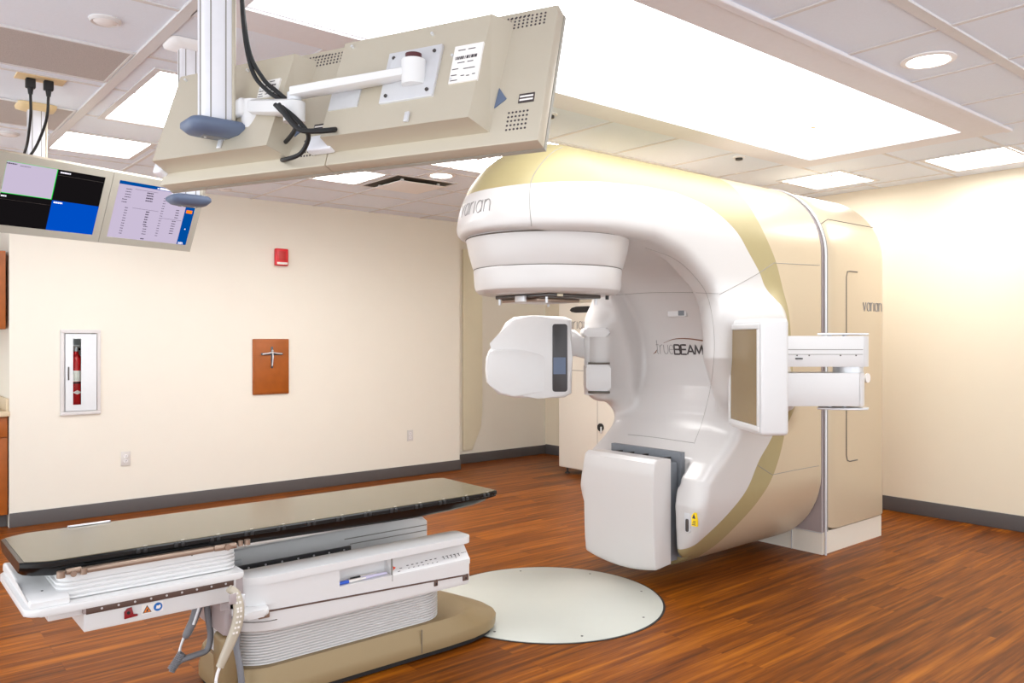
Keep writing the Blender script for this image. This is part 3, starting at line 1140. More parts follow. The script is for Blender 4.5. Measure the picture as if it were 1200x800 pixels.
S = 5.5 / 938.6
src = [(570, 432), (570, 420), (573, 411), (579, 405), (586, 390), (593, 378), (602, 372), (625, 370), (660, 371.5), (668, 375), (669, 420), (668, 459), (660, 464), (630, 465), (602, 464), (584, 460), (574, 449)]
b = Local()
b.prism([((x - 620) * S, (418 - y) * S) for x, y in src][::-1], -0.16, 0.17, axis='y', r=0.03, seg=4)
b.place(5.5, (620 - 600) / 938.6 * 5.5, 1.5 + (396 - 418) / 938.6 * 5.5)
xs_ = part(b, 'xray_source_housing', 'white_plastic', angle=50)
b = Local()
b.prism([((x - 620) * S, (418 - y) * S) for x, y in [(571, 446), (569.5, 432), (570.5, 418), (573.5, 411), (579, 408.5), (612, 409.5), (640, 415), (640, 458), (602, 463.5), (586, 459.5), (575, 450)]][::-1], -0.182, -0.1, axis='y', r=0.018, seg=4)
for v in b.bm.verts:          # thins out to nothing towards the window
    v.co.y += 0.022 * min(1, max(0, (v.co.x + 0.28) / 0.33))
b.place(5.5, (620 - 600) / 938.6 * 5.5, 1.5 + (396 - 418) / 938.6 * 5.5)
part(b, 'housing_step', 'white_plastic', xs_, angle=60)
b = Local()
b.prism([((x - 620) * S, (418 - y) * S) for x, y in rrect(646, 663, 380, 457, 3)], -0.164, -0.15, axis='y', r=0.002)
b.place(5.5, (620 - 600) / 938.6 * 5.5, 1.5 + (396 - 418) / 938.6 * 5.5)
wn = part(b, 'dark_window', 'dark_rail', xs_)
wn['label'] = 'dark window strip'
b = Local()
b.box((647 - 620) * S, (661 - 620) * S, -0.1665, -0.1642, (418 - 437) * S, (418 - 418) * S)
b.place(5.5, (620 - 600) / 938.6 * 5.5, 1.5 + (396 - 418) / 938.6 * 5.5)
part(b, 'window_label', 'blue_grey', xs_)
# curved link from the source to the hinge
b = MB()
lk = [(3.8509, 4.0284, 1.5711), (3.9104, 4.0048, 1.5535), (3.9703, 3.9810, 1.5000), (4.0305, 3.9568, 1.4641), (4.1055, 3.9464, 1.4578)]
lo_ = [(3.8509, 4.0284, 1.3697), (3.9104, 4.0048, 1.3752), (3.9703, 3.9810, 1.3568), (4.0305, 3.9568, 1.3503), (4.1055, 3.9464, 1.3492)]
rings = []
for p, q in zip(lk, lo_):
    p, q = Vector(p), Vector(q)
    o1 = FW * 0.05
    rings.append([p - o1 * 0.6, p + o1 * 0.6, p + o1 - Vector((0, 0, 0.02)), q + o1 + Vector((0, 0, 0.02)), q + o1 * 0.6, q - o1 * 0.6, q - o1 + Vector((0, 0, 0.02)), p - o1 - Vector((0, 0, 0.02))])
b.loft(rings)
part(b, 'source_arm', 'white_plastic', angle=50)


def pad(x0, x1, y0, y1, d, th, name, r=4):
    b = Local()
    b.prism([((x - 700) * d / 938.6, (420 - y) * d / 938.6) for x, y in rrect(x0, x1, y0, y1, r)], 0, th, axis='y', r=0.012, seg=3)
    b.place(d, 100 / 938.6 * d, 1.5 + (396 - 420) / 938.6 * d)
    return part(b, name, 'white_plastic', angle=50)


pad(683, 715, 384, 394.5, 5.44, 0.22, 'upper_hinge_cap', 5)
pad(687, 716, 427, 458, 5.44, 0.22, 'lower_hinge_cap', 4)
b = MB()
b.cyl((3.9829, 3.9184, 1.5770), (3.9829, 3.9184, 1.1090), 0.05, n=28)
part(b, 'hinge_post', 'white_plastic')
for c0 in (Vector((3.9804, 3.8423, 1.3271)), Vector((3.9804, 3.8423, 1.1279))):
    part(MB().cyl(c0 - Vector((0, 0, 0.006)), c0 + Vector((0, 0, 0.006)), 0.075, n=28), 'hinge_gap', 'seam_dark')

# ------------------ right arm: folded links and flat detector
A_ = Vector((-0.581, -0.814, 0))        # along the detector face, towards the camera
B_ = Vector((-0.814, 0.581, 0))         # out of the face


class Det(MB):
    def place(self, c):
        c = Vector(c)
        for v in self.bm.verts:
            v.co = c + A_ * v.co.x + B_ * v.co.y + Vector((0, 0, v.co.z))
        return self


dc = (3.955, 2.60, 1.287)
b = Det()
b.box(-0.245, 0.245, -0.095, 0.062, -0.312, 0.318, r=0.022, seg=4)
dt = part(b.place(dc), 'detector_housing', 'white_plastic')
b = Det()
for q in ((-0.235, 0.235, 0.262, 0.29), (-0.235, 0.235, -0.29, -0.262), (-0.235, -0.207, -0.262, 0.262), (0.207, 0.235, -0.262, 0.262)):
    b.box(q[0], q[1], 0.0625, 0.072, q[2], q[3], r=0.003)
part(b.place(dc), 'detector_bezel', 'white_plastic', dt)
b = Det()
b.box(-0.206, 0.206, 0.0625, 0.066, -0.261, 0.261)
o = part(b.place(dc), 'detector_plate', 'detector_gold', dt)
o['label'] = 'olive-brown flat detector plate'


def link_arm(z0, z1, d, l0, l1, name, half):
    out = [(l0, -half), (l1 - half * 0.5, -half)] + arc(l1 - half * 0.55, 0, half * 0.55, half, -90, 90, 10) + [(l1 - half * 0.5, half), (l0, half)]
    b = Local()
    b.prism(out, z0, z1, axis='z', r=0.02, seg=3)
    return part(b.place(d, 0, 0), name, 'white_plastic', angle=50)


up = link_arm(1.335, 1.512, 4.72, 1.38, 2.085, 'upper_arm_link', 0.11)
lw = link_arm(1.108, 1.298, 4.72, 1.38, 2.06, 'lower_arm_link', 0.11)
b = Local()
b.box(1.38, 2.02, -0.1115, -0.09, 1.405, 1.408)
b.box(1.38, 2.02, -0.1115, -0.09, 1.432, 1.436)
part(b.place(4.72, 0, 0), 'cover_joint', 'seam_grey', up)
b = Local()
b.box(1.63, 1.672, -0.1155, -0.1105, 1.378, 1.386)
part(b.place(4.72, 0, 0), 'indicator', 'black', up)
b = Local()
for k in (1.64, 1.71, 1.89, 1.98):
    b.cyl((k, -0.1135, 1.40), (k, -0.1105, 1.40), 0.004, n=8)
part(b.place(4.72, 0, 0), 'screw', 'steel_dark', up)
b = Local()
b.cyl((1.98, 0, 1.298), (1.98, 0, 1.336), 0.085, n=32)
part(b.place(4.72, 0, 0), 'elbow_pivot', 'silver')
for zz, nm in ((1.523, 'upper_elbow_plate'), (1.090, 'lower_elbow_plate')):
    b = Local()
    sgn = 1 if zz > 1.3 else -1
    b.prism([(1.78, -0.05), (1.86, -0.10), (1.98, -0.115), (2.06, -0.09), (2.095, -0.02), (2.08, 0.06), (1.98, 0.10), (1.84, 0.08)], zz - 0.006, zz + 0.006, axis='z', r=0.004)
    b.cyl((1.86, -0.03, zz - sgn * 0.02), (1.86, -0.03, zz), 0.012, n=12)
    b.cyl((1.95, -0.02, zz - sgn * 0.02), (1.95, -0.02, zz), 0.012, n=12)
    part(b.place(4.72, 0, 0), nm, 'silver')
b = MB()
b.tube([fr_pt(4.80, 1.45, 1.25), fr_pt(4.86, 1.60, 1.25), (4.45, 2.90, 1.25)], 0.09, 20)
part(b, 'shoulder_joint', 'white_plastic')

# ------------------ the fixed stand behind the gantry
YS0, YS1, XS0, XS1 = 2.868, 3.912, 5.19, 6.085
zc_, rr_ = 2.07, 0.522


def stand_out(inset, zb):
    y0, y1, r = YS0 + inset, YS1 - inset, rr_ - inset
    return [(y0, zb)] + arc(YC, zc_, -r, r, 0, 180, 40)[0:] + [(y1, zb)]


b = MB()
b.loft([[(x, p[0], p[1]) for p in stand_out(q, 0.165 + q)] for x, q in ((XS0 + 0.055, 0.10), (XS0 + 0.056, 0.05), (XS0 + 0.066, 0.030), (XS0 + 0.09, 0.014), (XS0 + 0.13, 0.005), (XS0 + 0.19, 0.0), (XS1 - 0.06, 0.0), (XS1 - 0.02, 0.008), (XS1, 0.03))])
sb = part(b, 'stand_cover', 'cream_shell', angle=40)
b = MB()
b.prism(stand_out(0.012, 0.155), XS0, XS0 + 0.06, axis='x', r=0.004, seg=2)
part(b, 'stand_front_plate', 'mauve')
b = MB()
o1 = stand_out(-0.004, 0.0)
pts = [(XS0 + 0.020, y, z) for y, z in o1]
b.tube(pts, 0.0075, 10)
part(b, 'silver_edge_strip', 'silver')
b = MB()
pts = [(XS0 + 0.043, y, z) for y, z in stand_out(0.001, 0.16)]
b.tube(pts, 0.008, 10)
part(b, 'edge_groove', 'seam_grey')
b = MB()
b.box(XS0 + 0.005, XS1 - 0.03, YS0 + 0.012, YS1 - 0.012, 0, 0.155)
part(b, 'plinth', 'cream_paint')
b = MB()
b.box(XS0 - 0.0005, XS0 + 0.004, YS0 + 0.012, YS1 - 0.012, 0.148, 0.153)
b.box(XS0 - 0.0005, XS0 + 0.004, 3.11, 3.116, 0, 0.45)
part(b, 'plinth_joint', 'silver')
ys = YS0 - 0.0005
b = MB()
b.tube([(5.66, ys, 1.98), (5.55, ys, 1.98), (5.515, ys, 1.975), (5.50, ys, 1.94), (5.50, ys, 1.3), (5.50, ys, 0.66), (5.515, ys, 0.625), (5.55, ys, 0.615), (5.66, ys, 0.615)], 0.0045, 8)
part(b, 'access_door_joint', 'seam_dark', sb)
b = MB()
q = math.radians(32)
yj, zj = YC - (rr_ + 0.0005) * math.cos(q), zc_ + (rr_ + 0.0005) * math.sin(q)
b.tube([(XS0 + 0.06, YC - 0.51 * math.cos(math.radians(26)), zc_ + 0.512 * math.sin(math.radians(26))), (XS0 + 0.20, yj, zj), (XS1 - 0.03, yj, zj)], 0.003, 6)
part(b, 'panel_seam', 'seam_dark', sb)
b = MB()
st, w = strokes('varian', 0.34)
for s in st:
    b.tube([(5.745 + 0.285 * a / w, YS0 - 0.001, 1.70 + 0.062 * c) for a, c in s], 0.0036, 6)
part(b, 'lettering', 'logo_grey', sb)
b = MB()
b.cyl((5.80, YS0 - 0.012, 1.205), (5.80, YS0 + 0.005, 1.205), 0.035, n=24)
o = part(b, 'emergency_knob_base', 'vent_white', sb)

# ------------------ modulator cabinet in the corner behind
t = thing('modulator_cabinet', 'tall cream equipment cabinet on feet in the corner behind the machine', 'equipment cabinet', (6.12, 5.65, 0))
MB().box(0, 0.74, 0, 0.88, 0.07, 1.885, r=0.012).build('body', 'cream_paint', t)
MB().prism([(0.02, 1.775), (0.60, 1.775), (0.67, 1.785), (0.70, 1.805), (0.67, 1.83), (0.60, 1.842), (0.02, 1.842)], -0.004, 0.006, axis='x').build('grip_recess', 'black', t)
b = MB()
b.box(-0.0015, 0.002, 0.02, 0.86, 1.145, 1.150)
b.box(-0.0015, 0.002, 0.28, 0.283, 0.09, 1.145)
b.build('panel_joint', 'seam_dark', t)
lk_ = MB().cyl((-0.012, 0.23, 0.56), (0.004, 0.23, 0.56), 0.042, n=24).build('lock', 'black', t)
MB().box(-0.03, -0.0125, 0.20, 0.215, 0.50, 0.57, r=0.004).build('key', 'silver', lk_)
b = MB()
st, w = strokes('varian', 0.34)
for s in st:
    b.tube([(-0.001, 0.80 - 0.37 * a / w, 1.60 + 0.08 * c) for a, c in s], 0.0048, 6)
b.build('lettering', 'logo_grey', t)
for (fx, fy) in ((0.06, 0.80), (0.06, 0.1), (0.66, 0.80), (0.66, 0.1)):
    MB().lathe((fx, fy, 0), [(0.03, 0), (0.03, 0.012), (0.012, 0.02), (0.012, 0.069)], 16).build('foot', 'steel_dark', t)


# ------------------------------------------------------------------ turntable plate in the floor
t = thing('turntable_plate', 'large round pale grey plate set flush in the wooden floor', 'floor plate', (3.09, 3.39, 0))
MB().lathe((0, 0, 0), [(0.662, 0.0005), (0.662, 0.0025), (0.645, 0.0025)], 128, cap=False).build('rim_gap', 'black', t)
MB().lathe((0, 0, 0), [(0.65, 0.0005), (0.65, 0.004), (0.648, 0.0048)], 128).build('disc', 'plate_grey', t)
for k in range(8):
    a = math.radians(20 + 45 * k)
    MB().lathe((0.58 * math.cos(a), 0.58 * math.sin(a), 0), [(0.007, 0.0047), (0.007, 0.0056), (0.003, 0.0056)], 10).build('screw', 'steel_dark', t)

# ------------------------------------------------------------------ treatment couch
couch = thing('treatment_couch', 'white motorised treatment couch with long dark tabletop on gold base', 'treatment couch', (1.8, 3.40, 0))


def cp(mb, name, m, parent=None, **k):
    o = mb.build(name, m, None, **k)
    o.parent = parent or couch
    if parent is None:
        o.matrix_parent_inverse = Matrix.Translation(-couch.location)
    return o


YT0, YT1 = 3.152, 3.682
# gold base: boat-shaped plan with a rounded nose towards the machine
def base_ring(inset, tip, z):
    y0, y1 = 3.128 + inset, 3.682 - inset
    xe = 2.22
    pts = rrect(1.185 + inset, xe, y0, y1, [0.15 - inset * 0.4, 0, 0, 0.15 - inset * 0.4])
    left = [p for p in pts if p[0] < xe - 0.01]
    n = len(left) // 2
    nose = []
    for i in range(13):
        a = math.radians(-90 + 180 * i / 12)
        c, s_ = math.cos(a), math.sin(a)
        nose.append((xe + (tip - xe) * (abs(c) ** 0.75), 3.405 + (y1 - y0) / 2 * math.copysign(abs(s_) ** 0.8, s_)))
    ring = left[-n:] + left[:n] + nose
    return [(p[0], p[1], z) for p in ring]


b = MB()
b.loft([base_ring(0.0, 2.635, 0.03), base_ring(0.0, 2.64, 0.075), base_ring(0.004, 2.628, 0.085), base_ring(0.010, 2.48, 0.145), base_ring(0.016, 2.44, 0.158), base_ring(0.028, 2.42, 0.16)])
base = cp(b, 'base_cover', 'gold_metal', angle=30)
b = MB()
b.loft([base_ring(0.012, 2.61, 0.006), base_ring(0.012, 2.61, 0.031)])
cp(b, 'base_shadow_gap', 'rubber', base)  # black strip stands in for the shadow gap under the base
b = MB()
b.box(2.06, 2.063, 3.1265, 3.13, 0.035, 0.145)
cp(b, 'base_joint', 'seam_dark', base)


def oval(x0, x1, y0, y1, z, r):
    return [(a, c, z) for a, c in rrect(x0, x1, y0, y1, r, 8)]


def pleats(x0, x1, y0, y1, z0, z1, n, amp, r):
    rings = []
    for i in range(n):
        for k, (f, g) in enumerate(((0.06, amp), (0.30, 0.0), (0.70, 0.0), (0.94, amp))):
            z = z0 + (z1 - z0) * (i + f) / n
            rings.append(oval(x0 + g, x1 - g, y0 + g, y1 - g, z, r))
    return rings


b = MB()
b.loft(pleats(1.215, 2.245, 3.165, 3.645, 0.158, 0.322, 14, 0.011, 0.15))
cp(b, 'lift_bellows', 'white_plastic', angle=25)
# lower collar and console body
b = MB()
b.tube([(x, y, 0.3615) for x, y in rrect(1.1945, 1.60, 3.0995, 3.7105, [0.15, 0, 0, 0.15], 8) if x < 1.36], 0.002, 6)
cp(b, 'collar_joint', 'seam_dark')
# U-shaped console: floor, room-side wall with lip, far wall
b = MB()
b.prism(rrect(1.195, 2.325, 3.10, 3.71, [0.15, 0.02, 0.02, 0.15], 8), 0.318, 0.43, axis='z', r=0.010, rside=-1)
con = cp(b, 'console_tray', 'white_plastic', angle=50)
b = MB()
w0 = [(3.100, 0.43), (3.100, 0.512), (3.094, 0.517), (3.094, 0.53), (3.104, 0.542), (3.20, 0.545), (3.232, 0.535), (3.238, 0.515), (3.238, 0.43)]
# long wall with an open pocket: three pieces
b.prism(rrect(1.196, 1.625, 3.0996, 3.238, [0.12, 0, 0, 0.03], 8), 0.430, 0.516, axis='z')
b.box(1.625, 1.885, 3.168, 3.238, 0.430, 0.516)
b.box(1.625, 1.885, 3.0996, 3.17, 0.430, 0.438)
b.box(1.885, 2.318, 3.165, 3.238, 0.430, 0.516)
wall = cp(b, 'near_wall', 'white_plastic')
b = MB()
b.prism(rrect(1.19, 2.335, 3.092, 3.242, [0.13, 0.05, 0.03, 0.04], 8), 0.514, 0.545, axis='z', r=0.012, seg=4)
cp(b, 'armrest_lip', 'white_plastic', angle=50)
b = MB()
b.prism([(3.101, 0.412), (3.101, 0.436), (3.138, 0.470), (3.166, 0.514), (3.18, 0.514), (3.18, 0.412)], 1.888, 2.322, axis='x', r=0.004)
kp = cp(b, 'control_panel', 'white_plastic')
kp['label'] = 'sloping control panel with printed key symbols'
b = MB()
sl = Vector((0, 0.037, 0.034)).normalized()
up_ = Vector((0, -0.034, 0.037)).normalized()
o0 = Vector((1.90, 3.1195, 0.453))
ck = MB()
for q in ([(0, 0), (0.018, 0.012), (0, 0.026), (0.006, 0.012)],):
    vs = [o0 + Vector((a, 0, 0)) + sl * (c - 0.002) + up_ * 0.0015 for a, c in [(0.0, 0.0), (0.020, 0.012), (0.0, 0.026), (0.008, 0.013)]]
    ck.raw([tuple(v) for v in vs], [(0, 1, 2, 3)])
cp(ck, 'start_mark', 'orange_red', kp)
random.seed(9)
marks = MB()


def mk(x, s, wx, ws):
    vs = [o0 + Vector((x + dx, 0, 0)) + sl * (s + ds) + up_ * 0.0012 for dx, ds in ((0, 0), (wx, 0), (wx, ws), (0, ws))]
    marks.raw([tuple(v) for v in vs], [(0, 1, 2, 3)])


mk(0.035, 0.0, 0.014, 0.003)
mk(0.02, -0.014, 0.012, 0.003)
for k in range(7):
    mk(0.075 + 0.026 * k, 0.006 + (0.004 if k > 3 else 0), 0.012, 0.004)
    mk(0.078 + 0.026 * k, -0.008, 0.008, 0.003)
for k in range(5):
    mk(0.275 + 0.022 * k, 0.012, 0.012, 0.0035)
    mk(0.281 + 0.022 * k, 0.000, 0.004, 0.011)
mk(0.345, -0.007, 0.005, 0.004)
for k in range(3):
    mk(0.388 + 0.010 * k, 0.012, 0.007, 0.003)
cp(marks, 'key_symbols', 'ink', kp)
# dark rail slot with its clips
b = MB()
b.prism([(1.285, 0.4005), (2.29, 0.3585), (2.29, 0.3655), (1.285, 0.4075)], 3.0975, 3.104, axis='y')
rs = cp(b, 'slot_line', 'brown_rail')
for (x, m_, w_) in ((1.268, 'bronze', 0.045), (2.11, 'brown_rail', 0.020), (2.275, 'brown_rail', 0.034)):
    b = MB()
    zz = 0.404 - 0.0418 * (x - 1.285)
    b.box(x, x + w_, 3.0955, 3.105, zz - 0.026, zz - 0.004, r=0.002)
    b.box(x + w_ * 0.5, x + w_, 3.0955, 3.105, zz - 0.007, zz + 0.004, r=0.002)
    c_ = cp(b, 'slot_clip', m_, rs)
    MB_ = MB().box(x + w_ * 0.4, x + w_ * 0.6, 3.094, 3.0956, zz - 0.019, zz - 0.010)
    cp(MB_, 'clip_screw', 'black', c_)
b = MB()
b.box(1.885, 1.887, 3.0985, 3.11, 0.41, 0.52)
cp(b, 'panel_joint', 'seam_grey')
# far wall with slide rail
b = MB()
b.prism([(1.20, 0.43), (2.33, 0.43), (2.395, 0.40), (2.395, 0.524), (2.37, 0.546), (2.30, 0.552), (1.20, 0.548)], 3.575, 3.71, axis='y', r=0.014, seg=3)
fw_ = cp(b, 'far_wall', 'white_plastic', angle=50)
b = MB()
b.box(1.90, 2.385, 3.5705, 3.5755, 0.503, 0.507)
b.box(1.93, 2.385, 3.5705, 3.5755, 0.475, 0.478)
cp(b, 'wall_groove', 'seam_grey', fw_)
b = MB()
b.box(1.20, 1.93, 3.56, 3.576, 0.444, 0.470, r=0.002)
rl = cp(b, 'slide_rail', 'dark_rail', fw_)
for k in range(9):
    cp(MB().cyl((1.25 + 0.08 * k, 3.5585, 0.457), (1.25 + 0.08 * k, 3.561, 0.457), 0.005, n=10), 'rail_screw', 'silver', rl)
b = MB()
b.box(1.27, 1.38, 3.558, 3.576, 0.479, 0.499, r=0.003)
cp(b, 'slide_stop', 'silver', fw_)
cp(MB().box(1.20, 1.268, 3.558, 3.576, 0.476, 0.496, r=0.002), 'stop_buffer', 'black', fw_)
# small arm and dark gap where the collar meets the carriage
b = MB()
b.prism(rrect(1.175, 1.30, 3.05, 3.14, [0.03, 0.03, 0.0, 0.0], 5), 0.402, 0.43, axis='z', r=0.01)
cp(b, 'handset_bracket', 'white_plastic')
b = MB()
b.box(1.185, 1.205, 3.075, 3.09, 0.44, 0.50, r=0.003)
cp(b, 'bracket_clip', 'silver')
b = MB()
b.prism(rrect(1.15, 1.215, 3.14, 3.60, 0.02), 0.325, 0.50, axis='z', r=0.006)
cp(b, 'carriage_column', 'mauve')
b = MB()
b.box(1.142, 1.215, 3.16, 3.27, 0.012, 0.32, r=0.025)
cp(b, 'cable_cover', 'gold_metal')
b = MB()
b.box(1.13, 1.22, 3.14, 3.60, 0.43, 0.562)
cp(b, 'carriage_yoke', 'mauve')
# carriage: tray, beam, rail, bellows block
b = MB()
b.prism(rrect(0.462, 1.205, 3.075, 3.69, [0.045, 0.02, 0.02, 0.045], 6), 0.563, 0.588, axis='z', r=0.007)
tray = cp(b, 'carriage_tray', 'white_plastic', angle=50)
b = MB()
prof = [(3.092, 0.589), (3.092, 0.608), (3.106, 0.617), (3.33, 0.617), (3.37, 0.630), (3.63, 0.632), (3.672, 0.622), (3.676, 0.589)]
b.prism(prof, 0.474, 0.598, axis='x', r=0.008)
cp(b, 'tray_pad', 'white_plastic', tray, angle=50)
cp(MB().cyl((0.53, 3.2, 0.616), (0.53, 3.2, 0.6185), 0.004, n=10), 'pad_screw', 'black', tray)
b = MB()
b.box(0.645, 1.185, 3.118, 3.55, 0.468, 0.5625, r=0.003)
beam = cp(b, 'carriage_beam', 'white_plastic')
b = MB()
b.box(0.535, 0.66, 3.125, 3.40, 0.528, 0.5625, r=0.003)
cp(b, 'beam_end', 'white_plastic', beam)
b = MB()
b.box(0.65, 1.172, 3.108, 3.1185, 0.531, 0.557, r=0.002)
rl = cp(b, 'side_rail', 'brown_rail', beam)
for k in range(9):
    cp(MB().cyl((0.70 + 0.055 * k, 3.1065, 0.544), (0.70 + 0.055 * k, 3.1085, 0.544), 0.004, n=10), 'rail_screw', 'silver', rl)
cp(MB().box(0.640, 0.652, 3.109, 3.13, 0.534, 0.556, r=0.003), 'rail_end', 'mauve', rl)
b = MB()
b.prism([(0.775, 0.487), (0.775, 0.512), (0.785, 0.523), (0.80, 0.525), (0.805, 0.498), (0.82, 0.496), (0.82, 0.490)], 3.110, 3.1175, axis='y', r=0.001)
rc = cp(b, 'release_catch', 'dark_crimson', beam)
cp(MB().cyl((0.788, 3.108, 0.508), (0.788, 3.1102, 0.508), 0.006, n=10), 'catch_pin', 'black', rc)
b = MB()
b.box(0.835, 0.872, 3.1165, 3.1178, 0.489, 0.524)
b.box(0.873, 0.910, 3.1165, 3.1178, 0.489, 0.524)
sg = cp(b, 'warning_label', 'paper', beam)
sg['label'] = 'pair of small safety signs'
cp(MB().prism([(0.838, 0.493), (0.869, 0.493), (0.8535, 0.520)], 3.1152, 3.1163, axis='y'), 'warning_triangle', 'ink', sg)
cp(MB().prism([(0.842, 0.495), (0.865, 0.495), (0.8535, 0.515)], 3.1144, 3.115, axis='y'), 'triangle_face', 'orange', sg)
cp(MB().prism([(0.849, 0.497), (0.858, 0.497), (0.8555, 0.503), (0.858, 0.506), (0.8535, 0.508)], 3.1138, 3.1143, axis='y'), 'triangle_symbol', 'ink', sg)
cp(MB().prism(arc(0.8915, 0.5065, 0.0155, 0.0155, 0, 345, 23), 3.1152, 3.1163, axis='y'), 'blue_disc', 'sign_blue', sg)
cp(MB().prism([(0.884, 0.501), (0.895, 0.499), (0.901, 0.505), (0.899, 0.514), (0.893, 0.511), (0.886, 0.512)], 3.1145, 3.115, axis='y'), 'disc_symbol', 'paper', sg)
b = MB()
b.loft(pleats(0.565, 1.198, 3.128, 3.69, 0.5885, 0.652, 4, 0.008, 0.05) + [oval(0.572, 1.198, 3.135, 3.69, 0.653, 0.05), oval(0.572, 1.198, 3.135, 3.69, 0.684, 0.05)])
blk = cp(b, 'slide_bellows', 'white_plastic', angle=25)
for k in (0.64, 1.02, 1.15):
    cp(MB().cyl((k, 3.1335, 0.671), (k, 3.1355, 0.671), 0.0035, n=8), 'cover_screw', 'steel_dark', blk)
b = MB()
b.box(0.655, 1.10, 3.118, 3.15, 0.674, 0.692, r=0.004)
rr = cp(b, 'clamp_bar', 'bronze')
b = MB()
for (x, r_) in ((0.575, 0.014), (0.645, 0.012)):
    b.cyl((x, 3.125, 0.672), (x, 3.125, 0.694), r_, n=20)
b.box(0.59, 0.64, 3.122, 3.14, 0.678, 0.698, r=0.004)
b.cyl((0.612, 3.112, 0.680), (0.612, 3.125, 0.680), 0.010, n=16)
cp(b, 'end_lever', 'bronze', rr)
b = MB()
for (x, r_) in ((1.205, 0.010), (1.232, 0.012)):
    b.cyl((x, 3.125, 0.678), (x, 3.125, 0.698), r_, n=20)
b.box(1.10, 1.19, 3.117, 3.14, 0.672, 0.694, r=0.006)
b.cyl((1.15, 3.108, 0.684), (1.15, 3.12, 0.684), 0.012, n=16)
cp(b, 'front_lever', 'bronze', rr)

# tabletop: boat-shaped carbon body with a taupe sheet on top
def top_half(x, e=0.0):
    hw = 0.265
    if x > 2.36:
        q = (x - 2.36) / (2.552 - 2.36)
        hw -= 0.03 * q ** 3
    if x < 0.56:
        q = (0.56 - x) / (0.56 - 0.462)
        hw -= 0.05 * min(1, q) ** 1.3
    return hw - e


def slab_ring(x, bot, e=0.0):
    h = top_half(x)
    yc = 3.417
    z1 = 0.725
    return [(x, yc - h + 0.006, z1), (x, yc - h, z1 - 0.005), (x, yc - h - 0.0, z1 - 0.017), (x, yc - h + 0.008, z1 - 0.022), (x, yc - h + 0.010, z1 - 0.030), (x, yc - h + 0.020, bot + 0.010), (x, yc - h + 0.034, bot),
            (x, yc + h - 0.034, bot), (x, yc + h - 0.020, bot + 0.010), (x, yc + h - 0.010, z1 - 0.030), (x, yc + h - 0.008, z1 - 0.022), (x, yc + h, z1 - 0.017), (x, yc + h, z1 - 0.005), (x, yc + h - 0.006, z1)]


rings = []
for x, bt in ((0.462, 0.684), (0.475, 0.676), (0.50, 0.672), (0.56, 0.669), (0.9, 0.667), (1.3, 0.666), (1.7, 0.660), (2.05, 0.655), (2.25, 0.660), (2.40, 0.670), (2.48, 0.680), (2.53, 0.690), (2.552, 0.698)):
    rings.append(slab_ring(x, bt))
b = MB()
b.loft(rings)
tt = cp(b, 'tabletop', 'carbon', angle=25)
b = MB()
xs = [0.476, 0.50, 0.53, 0.56, 0.7, 1.2, 1.8, 2.36, 2.42, 2.47, 2.51, 2.545]
lo = [(x, 3.417 - top_half(x, 0.009)) for x in xs]
hi = [(x, 3.417 + top_half(x, 0.009)) for x in xs[::-1]]
b.prism(lo + hi, 0.7245, 0.7275, axis='z', r=0.001, seg=1)
sh = cp(b, 'top_sheet', 'couch_top')
sh['label'] = 'taupe glossy upper sheet of the tabletop'
for k in range(13):
    x = 0.845 + 0.135 * k
    for s in (-1, 1):
        y = 3.417 + s * (top_half(x) - 0.002)
        b = MB()
        b.box(x - 0.020, x - 0.005, y - 0.007, y + 0.007, 0.706, 0.7235, r=0.003)
        b.box(x + 0.005, x + 0.020, y - 0.007, y + 0.007, 0.706, 0.7235, r=0.004)
        nt_ = cp(b, 'index_notch', 'black', tt)
        if s < 0:
            cp(MB().box(x + 0.010, x + 0.022, y + 0.010, y + 0.013, 0.7276, 0.7282), 'index_mark', 'paper', nt_)
b = MB()
b.tube([(0.70, 3.672, 0.722), (0.70, 3.672, 0.7315), (0.86, 3.672, 0.7315), (0.86, 3.672, 0.722)], 0.003, 8)
b.box(0.705, 0.855, 3.664, 3.674, 0.7276, 0.732, r=0.002)
cp(b, 'edge_handle', 'silver', tt)

# ------------------------------------------------------------------ hand controls, cables and pens at the couch
t = thing('hand_control', 'grey hand control hanging under the couch on a coiled lead', 'hand control', (1.10, 3.30, 0.45), group='couch hand controls')


def loc(lst, o):
    return [tuple(Vector(p) - Vector(o)) for p in lst]


b = MB()
b.tube(loc([(1.112, 3.30, 0.467), (1.100, 3.30, 0.42), (1.078, 3.30, 0.36), (1.056, 3.30, 0.318), (1.048, 3.30, 0.306), (1.042, 3.30, 0.300)], t.location), [0.017, 0.0185, 0.0175, 0.0165, 0.014, 0.006], 16)
hb = b.build('handle', 'pendant_grey', t)
b = MB()
b.tube(loc([(1.105, 3.282, 0.44), (1.075, 3.283, 0.352)], t.location), 0.006, 8)
b.build('grip_strip', 'silver', hb)
b = MB()
b.tube(loc([(1.042, 3.30, 0.302), (1.030, 3.30, 0.272), (1.026, 3.30, 0.252)], t.location), [0.006, 0.0045, 0.006], 10)
b.build('strain_relief', 'silver', t)
co = []
c0, c1 = Vector((1.036, 3.30, 0.245)), Vector((0.992, 3.30, 0.184))
ax = (c1 - c0).normalized()
n1 = ax.orthogonal().normalized()
n2 = ax.cross(n1)
for i in range(151):
    u = i / 150
    a = u * 2 * math.pi * 11
    co.append(c0.lerp(c1, u) + (n1 * math.cos(a) + n2 * math.sin(a)) * 0.014)
b = MB()
b.tube(loc(co, t.location), 0.0035, 6)
b.tube(loc(spline([(0.995, 3.30, 0.19), (1.03, 3.30, 0.215), (1.09, 3.30, 0.222), (1.135, 3.30, 0.232), (1.148, 3.30, 0.29), (1.138, 3.30, 0.36), (1.128, 3.30, 0.467)], 6), t.location), 0.0125, 12)
